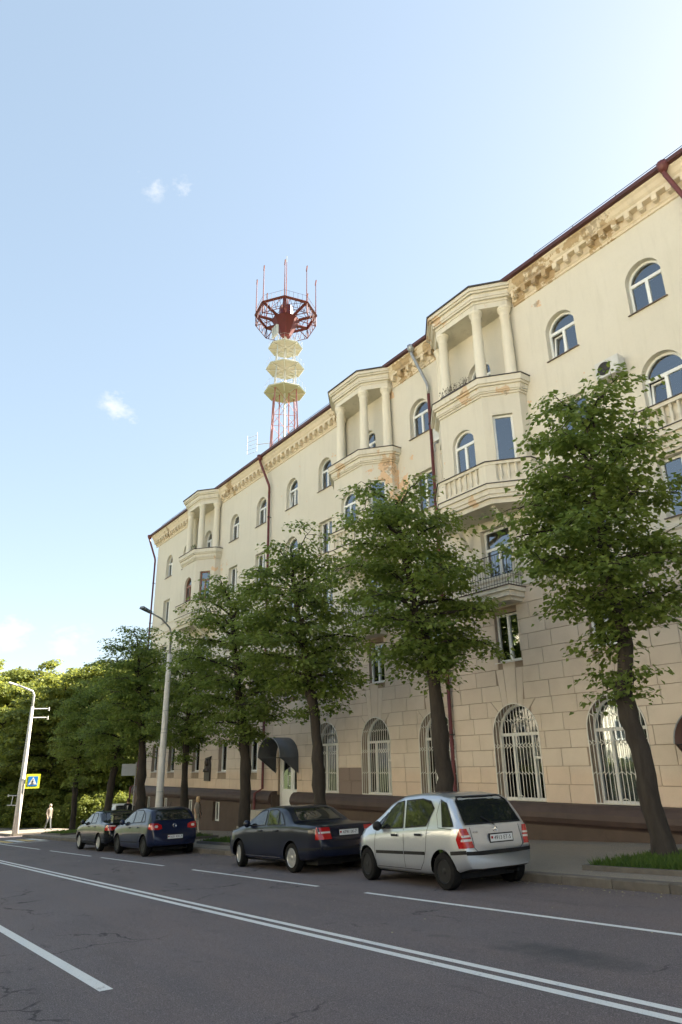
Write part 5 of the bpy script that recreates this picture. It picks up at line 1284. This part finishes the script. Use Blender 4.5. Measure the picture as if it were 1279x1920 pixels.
build_car(dict(name='parked_car', label='navy four-door sedan parked between the silver and the blue hatchback', x=-14.95, y=10.02, yaw=.015, L=4.72, W=1.76, wb=2.66, rx=1.12, r=.31, paint='navy', rr=.40, fr=.7, tum=.13, sm=.05,
    top=[(0, .60), (.015, .64), (.04, .93), (.12, .985), (.6, 1.01), (1.0, 1.02), (1.12, 1.05), (1.62, 1.345), (1.85, 1.395), (2.4, 1.41), (2.8, 1.36), (3.1, 1.22), (3.55, .98), (3.8, .95), (4.35, .85), (4.62, .74), (4.72, .5)],
    belt=[(0, .93), (1.0, .985), (2.2, .965), (3.5, .92), (4.3, .82), (4.72, .5)], bot=[(0, .36), (.4, .27), (1.2, .21), (3.6, .21), (4.72, .27)],
    side_glass=[('rear', [(1.76, .995), (2.30, .985), (2.34, 1.32), (1.98, 1.335), (1.84, 1.29)]), ('front', [(2.40, .985), (3.30, .965), (2.98, 1.20), (2.76, 1.30), (2.44, 1.325)]), ('quarter', [(1.42, 1.0), (1.71, .995), (1.78, 1.27), (1.70, 1.24)])],
    seams=[[(2.36, .97), (2.36, .30)], [(3.38, .95), (3.42, .62), (3.38, .32)], [(1.62, 1.0), (1.56, .78), (1.60, .58), (1.64, .34)], [(1.64, .29), (3.38, .29)]],
    strips=[([(1.62, .58), (2.35, .58)], .045, 'navy'), ([(2.37, .58), (3.40, .575)], .045, 'navy'), ([(.0, .52), (.74, .50)], .05, 'carblack'), ([(1.62, .30), (3.38, .30)], .014, 'chrome')], handles=[(1.80, .87), (2.62, .86)], mirror=(3.18, 1.02),
    tail_side=[[(.01, .70), (.12, .70), (.12, .94), (.06, .94)]], head_side=[[(4.42, .66), (4.64, .62), (4.62, .74), (4.40, .80)]],
    tail=[[(.46, .70), (.80, .70), (.80, .94), (.48, .94)]], tail_white=[[(.48, .82), (.78, .82), (.78, .855), (.48, .855)]], head=[[(.45, .64), (.74, .64), (.74, .78), (.45, .78)]],
    rear_glass=[(-.60, 1.065), (.60, 1.065), (.53, 1.31), (.46, 1.34), (-.46, 1.34), (-.53, 1.31)], front_glass=[(-.66, 1.0), (.66, 1.0), (.55, 1.31), (-.55, 1.31)],
    rear_seams=[[(-.72, .965), (-.44, .95), (-.43, .66), (.43, .66), (.44, .95), (.72, .965)]], rear_strips=[([(-.76, .52), (0, .505), (.76, .52)], .05, 'carblack')], front_patches=[[(-.36, .62), (.36, .62), (.36, .76), (-.36, .76)]],
    plate=(-.02, .82, .52, .112, '4791 IX-7'), badges=[(.56, .975, 'VOLVO', .045), (-.56, .975, 'S70', .05)], spokes=10, rim='alloy', steer=-.22))
build_car(dict(name='parked_car', label='dark blue hatchback with round red tail lamps behind the navy sedan', x=-24.2, y=9.9, L=4.1, W=1.72, wb=2.58, rx=.66, r=.315, paint='bluehatch', rr=.40, fr=.75, tum=.12,
    top=[(0, .50), (.02, .56), (.05, .98), (.13, 1.06), (.38, 1.38), (.5, 1.43), (.9, 1.475), (1.4, 1.485), (1.95, 1.45), (2.35, 1.34), (2.7, 1.16), (3.05, 1.0), (3.3, .95), (3.8, .85), (4.0, .70), (4.1, .48)],
    belt=[(0, .98), (1, 1.0), (2.2, .97), (3.0, .92), (3.9, .78), (4.1, .5)], bot=[(0, .33), (.3, .26), (1, .21), (3.4, .21), (4.1, .27)],
    side_glass=[('rear', [(.98, 1.03), (1.66, 1.01), (1.70, 1.39), (1.20, 1.41), (1.0, 1.36)]), ('front', [(1.75, 1.005), (2.66, .98), (2.38, 1.22), (2.08, 1.36), (1.79, 1.39)]), ('quarter', [(.66, 1.05), (.92, 1.03), (.96, 1.34), (.84, 1.30)])],
    seams=[[(1.71, .99), (1.71, .30)], [(2.80, .95), (2.84, .62), (2.80, .32)], [(.86, 1.03), (.98, .80), (1.06, .60), (1.2, .32)]],
    strips=[([(1.2, .42), (2.8, .41)], .03, 'carblack')], handles=[(1.22, .87), (2.02, .86)], mirror=(2.56, 1.03),
    tail_side=[[(.03, .80), (.24, .82), (.22, .98), (.08, 1.0)]], head_side=[[(3.8, .66), (4.08, .60), (4.05, .72), (3.76, .80)]],
    tail=[[(.44, .82), (.56, .79), (.80, .80), (.80, .99), (.58, .985), (.46, .93)]], tail_white=[[(.60, .855), (.68, .855), (.70, .89), (.68, .925), (.60, .925), (.58, .89)]], head=[[(.45, .62), (.74, .62), (.72, .76), (.45, .74)]],
    rear_glass=[(-.64, 1.075), (.64, 1.075), (.56, 1.34), (.48, 1.39), (-.48, 1.39), (-.56, 1.34)], front_glass=[(-.66, 1.02), (.66, 1.02), (.56, 1.36), (-.56, 1.36)],
    rear_seams=[[(-.70, 1.04), (-.44, .78), (-.42, .66), (.42, .66), (.44, .78), (.70, 1.04)]], front_patches=[[(-.36, .5), (.36, .5), (.36, .66), (-.36, .66)]],
    plate=(0, .565, .52, .112, '1621 KX-7'), emblem=(0, .90, 'round'), spokes=5, rim='steelrim', antenna=(.6, 1.44), wiper=(.24, 1.06)))
build_car(dict(name='parked_car', label='black sedan with a tall rear wing parked ahead of the blue hatchback', x=-29.0, y=9.92, L=4.4, W=1.73, wb=2.52, rx=.98, r=.31, paint='blackcar', rr=.40, fr=.7, tum=.13,
    top=[(0, .58), (.02, .62), (.05, .92), (.12, .98), (.6, 1.01), (.85, 1.04), (1.35, 1.36), (1.6, 1.41), (2.1, 1.425), (2.5, 1.37), (2.8, 1.22), (3.2, 1.0), (3.45, .95), (4.05, .84), (4.32, .70), (4.4, .48)],
    belt=[(0, .92), (1, .98), (2.1, .96), (3.2, .92), (4.0, .80), (4.4, .5)], bot=[(0, .34), (.3, .26), (1.1, .21), (3.4, .21), (4.4, .26)],
    side_glass=[('rear', [(1.48, .99), (2.02, .98), (2.06, 1.33), (1.72, 1.345), (1.56, 1.28)]), ('front', [(2.11, .98), (2.98, .96), (2.68, 1.20), (2.46, 1.31), (2.15, 1.335)])],
    seams=[[(2.08, .97), (2.08, .30)], [(3.06, .95), (3.10, .62), (3.06, .32)], [(1.42, .98), (1.38, .75), (1.46, .5), (1.5, .32)]],
    strips=[([(1.45, .30), (3.06, .30)], .05, 'carblack')], handles=[(1.55, .86), (2.34, .86)], mirror=(2.88, 1.02),
    tail_side=[[(.02, .72), (.26, .74), (.22, .90), (.06, .92)]], head_side=[[(4.0, .64), (4.28, .60), (4.25, .72), (3.98, .78)]],
    tail=[[(.48, .74), (.80, .73), (.80, .92), (.50, .90)]], tail_white=[[(.52, .86), (.78, .87), (.78, .91), (.52, .895)]], head=[[(.45, .62), (.72, .62), (.70, .74), (.45, .72)]],
    rear_glass=[(-.60, 1.06), (.60, 1.06), (.52, 1.31), (.45, 1.35), (-.45, 1.35), (-.52, 1.31)], front_glass=[(-.66, 1.02), (.66, 1.02), (.55, 1.32), (-.55, 1.32)],
    rear_seams=[[(-.46, .92), (-.44, .62), (.44, .62), (.46, .92)]], front_patches=[[(-.36, .5), (.36, .5), (.36, .62), (-.36, .62)]],
    plate=(0, .56, .52, .112, ''), spokes=10, rim='alloy', spoiler=True))
far = build_car(dict(name='parked_car', label='white car standing beside the man in the dark suit', x=-45.5, y=15.6, L=4.2, W=1.76, wb=2.58, rx=.76, r=.315, paint='whitecar', rr=.40, fr=.75, tum=.34,
    top=[(0, .50), (.02, .56), (.05, .98), (.13, 1.06), (.38, 1.46), (.5, 1.52), (.9, 1.56), (1.4, 1.57), (1.95, 1.53), (2.35, 1.40), (2.7, 1.20), (3.05, 1.02), (3.3, .97), (3.8, .87), (4.1, .72), (4.2, .48)],
    belt=[(0, .98), (1, 1.0), (2.2, .97), (3.0, .92), (3.9, .78), (4.2, .5)], bot=[(0, .33), (.3, .26), (1, .21), (3.4, .21), (4.2, .27)],
    side_glass=[('rear', [(.98, 1.03), (1.66, 1.01), (1.70, 1.45), (1.20, 1.46), (.9, 1.40)]), ('front', [(1.75, 1.005), (2.66, .98), (2.38, 1.26), (2.08, 1.40), (1.79, 1.44)])],
    seams=[[(1.71, .99), (1.71, .30)]], handles=[(1.22, .87)], mirror=(2.56, 1.03), tail_side=[[(.03, .80), (.16, .82), (.16, .98), (.08, 1.0)]], head_side=[[(3.8, .66), (4.08, .60), (4.05, .72), (3.76, .80)]],
    tail=[[(.56, .79), (.80, .80), (.80, .99), (.58, .985)]], head=[[(.45, .62), (.74, .62), (.72, .76), (.45, .74)]],
    rear_glass=[(-.64, 1.075), (.64, 1.075), (.56, 1.42), (-.56, 1.42)], front_glass=[(-.66, 1.02), (.66, 1.02), (.56, 1.40), (-.56, 1.40)], rear_seams=[[(-.44, .78), (-.42, .66), (.42, .66), (.44, .78)]],
    plate=(0, .565, .52, .112, ''), spokes=5, rim='alloy'))
far['group'] = 'cars standing beyond the house corner'
far.location.z += .145

# ------------------------------------------------------------------ people
M['skin'] = mat('skin', (.45, .28, .20), (.50, .31, .22), .6, 8)
def person(name, loc, rz, label, joints, zones, hair, hairm, extra=None):
    """joints: name -> (pos, radius, parent); zones: list of (test, material index)"""
    t = empty(name, loc, rz, label=label, cat='person')
    names = list(joints); idx = {n: i for i, n in enumerate(names)}
    me = bpy.data.meshes.new('body'); me.from_pydata([joints[n][0] for n in names], [(idx[n], idx[joints[n][2]]) for n in names if joints[n][2]], [])
    o = bpy.data.objects.new('tmp', me); col.objects.link(o); sm = o.modifiers.new('s', 'SKIN'); sm.use_smooth_shade = True
    sv = me.skin_vertices[0].data
    for n in names:
        r = joints[n][1]; sv[idx[n]].radius = r if isinstance(r, tuple) else (r, r); sv[idx[n]].use_root = (n == 'pelvis')
    ss = o.modifiers.new('u', 'SUBSURF'); ss.levels = 2; ss.render_levels = 2
    dg = bpy.context.evaluated_depsgraph_get(); out = bpy.data.meshes.new_from_object(o.evaluated_get(dg)); bpy.data.objects.remove(o); out.name = 'body'
    out.materials.clear()
    for _, m in zones: out.materials.append(m)
    for p in out.polygons:
        for i, (test, _) in enumerate(zones):
            if test(p.center): p.material_index = i; break
        p.use_smooth = True
    inst('body', out, t)
    MB().lathe(hair, 14, 'z', joints['head'][0]).build('hair', hairm, t, True)
    hp = joints['head'][0]; f = MB(); f.lathe([(.012, -.01), (.018, 0), (.005, .03)], 6, 'z', (hp[0], hp[1]-.105, hp[2]-.03)); 
    for s in (-1, 1): f.lathe([(.004, -.035), (.02, 0), (.004, .03)], 6, 'z', (hp[0]+s*.085, hp[1]+.01, hp[2]-.01))
    f.build('nose_and_ears', M['skin'], t, True)
    if extra: extra(t)
    return t
def stand(H=1.75, stride=.0, arms=(0, 0), lean=0, w=1.0):
    s = H/1.75; j = {}
    def a(n, p, r, par): j[n] = (Vector(p)*s, tuple(q*s*w for q in r) if isinstance(r, tuple) else r*s, par)
    a('pelvis', (0, 0, .95), (.155, .115), None); a('waist', (0, -.01, 1.10), (.145, .105), 'pelvis'); a('chest', (0, -.02-lean, 1.30), (.175, .125), 'waist'); a('neckbase', (0, -.01-lean, 1.46), (.10, .08), 'chest')
    a('neck', (0, -.02-lean, 1.53), .052, 'neckbase'); a('head', (0, -.03-lean, 1.635), .088, 'neck'); a('crown', (0, -.03-lean, 1.70), .075, 'head')
    for sd, sn in ((-1, 'r'), (1, 'l')):
        k_ = stride*sd
        a('hip'+sn, (.095*sd, 0, .88), .088, 'pelvis'); a('knee'+sn, (.10*sd, -.08*k_/.3-.02, .49), .058, 'hip'+sn); a('ankle'+sn, (.10*sd, -k_*.9+(.04 if k_ < 0 else 0), .09), .042, 'knee'+sn); a('toe'+sn, (.11*sd, -k_*.9-.15, .035), .036, 'ankle'+sn)
        sw = arms[0 if sd < 0 else 1]
        a('shoulder'+sn, (.185*sd, -.01-lean, 1.41), .058, 'neckbase'); a('elbow'+sn, (.24*sd, .03-sw*.35, 1.13), .045, 'shoulder'+sn); a('wrist'+sn, (.245*sd, -.04-sw, .90), .032, 'elbow'+sn); a('hand'+sn, (.24*sd, -.06-sw*1.1, .82), .034, 'wrist'+sn)
        for q in range(4): a('f%d%s' % (q, sn), ((.235-.006*q)*sd, -.085-sw*1.1+.022*q, .745-(.012 if q in (1, 2) else 0)), .009, 'hand'+sn)
        a('thumb'+sn, (.215*sd, -.105-sw*1.1, .80), .010, 'hand'+sn)
    return j
HAIR = [(.02, -.08), (.088, -.06), (.102, .0), (.098, .06), (.07, .105), (.02, .125)]
M['beige_shirt'] = mat('pale_jacket', (.24, .20, .17), (.20, .165, .14), .9, 9)
M['greytrouser'] = mat('grey_trousers', (.10, .11, .12), (.14, .15, .16), .9, 9)
M['shoe'] = mat('dark_shoes', (.03, .025, .02), (.05, .04, .035), .6, 9)
M['suit'] = mat('dark_suit', (.012, .014, .022), (.02, .022, .03), .85, 9)
M['whiteshirt'] = mat('white_shirt', (.7, .7, .7), (.65, .65, .66), .85, 9)
M['oldhair'] = mat('grey_hair', (.32, .27, .22), (.42, .37, .31), .8, 20)
M['darkhair'] = mat('dark_hair', (.05, .03, .02), (.08, .05, .035), .7, 20)
M['blondhair'] = mat('fair_hair', (.36, .25, .14), (.44, .32, .19), .7, 20)
M['cream_cloth'] = mat('cream_cloth', (.60, .54, .45), (.52, .46, .38), .9, 9)
M['palevest'] = mat('grey_top', (.30, .27, .23), (.38, .34, .29), .9, 9)
zn = lambda H, top, low, skinarm: [(lambda c: c.z < .075*H/1.75, M['shoe']), (lambda c: c.z > 1.49*H/1.75, M['skin']), (lambda c: abs(c.x) > .19 and c.z < (.93 if not skinarm else 1.2)*H/1.75 and c.z > .6*H/1.75, M['skin']), (lambda c: c.z > .93*H/1.75, top), (lambda c: True, low)]
person('person', (-57.5, 14.2, gz(-57.5)+.14), PI/2+.35, 'person in a pale jacket and grey trousers walking on the sunlit pavement', stand(1.76, .22, (.12, -.12)), zn(1.76, M['beige_shirt'], M['greytrouser'], False), HAIR, M['oldhair'])
def suit_front(t): MB().add([(-.045, -.150, 1.42), (.045, -.150, 1.42), (0, -.165, 1.16)], [(0, 1, 2)]).build('shirt_front', M['whiteshirt'], t)
person('person', (-42.7, 14.9, gz(-42.7)+.15), 1.1, 'person in a dark suit and white shirt standing by the white car', stand(1.80, 0, (.05, 0)), zn(1.8, M['suit'], M['suit'], False), HAIR, M['darkhair'], suit_front)
def bag(t):
    MB().tube([(-.13, -.13, 1.46), (.02, -.17, 1.25), (.2, -.12, 1.02), (.26, -.02, .95)], .014, 5).build('strap', M['carblack'], t)
    MB().tube([(-.13, .10, 1.46), (.02, .13, 1.25), (.2, .1, 1.02), (.26, .02, .95)], .014, 5).build('strap', M['carblack'], t)
    b = MB(); b.lathe([(.02, -.15), (.09, -.13), (.115, 0), (.10, .1), (.02, .13)], 12, org=(.30, 0, .85)); b.build('shoulder_bag', M['carblack'], t, True)
jw = stand(1.68, .10, (.02, .05))
person('person', (-33.9, 15.3, gz(-33.9)+.15), 2.3, 'person in cream trousers with a dark shoulder bag walking by the brown plinth', jw, zn(1.68, M['palevest'], M['cream_cloth'], True), [(.03, -.2), (.085, -.17), (.098, -.05), (.108, .0), (.10, .06), (.07, .105), (.02, .125)], M['blondhair'], bag)

# ------------------------------------------------------------------ house behind the park trees
nb = empty('neighbour_house', (-104, 43, gz(-104)), label='yellow plastered house with a brick chimney behind the park trees', cat='building')
MB().box(-10, 10, -6, 6, -1, 15).build('wall', M['oppwall'], nb); MB().prism_x([(-6.5, 15.001), (0, 19), (6.5, 15.001)], -10.4, 10.4).build('roof', M['roofmetal'], nb)
M['brick'] = mat('brick_chimney', (.36, .20, .12), (.46, .30, .2), .9, 6)
ch = empty('chimney_stack', (0, 0, 0)); bpy.data.objects.remove(ch)
b = MB().box(-.8, .8, -.7, .7, 17.5, 24.3).build('chimney', M['brick'], nb, loc=(2.5, -1.5, 0)); MB().box(-1.05, 1.05, -.95, .95, 24.3, 24.55).build('chimney_cap', M['blackroof'], b)
for i in range(6):
    for fl in range(4): inst('window', cached('nbw', lambda: MB().box(-.6, .6, -.04, .01, 0, 1.6).mesh('window', M['oppglass'])), nb, (-8+i*3.2, -6, 1.2+fl*3.4))
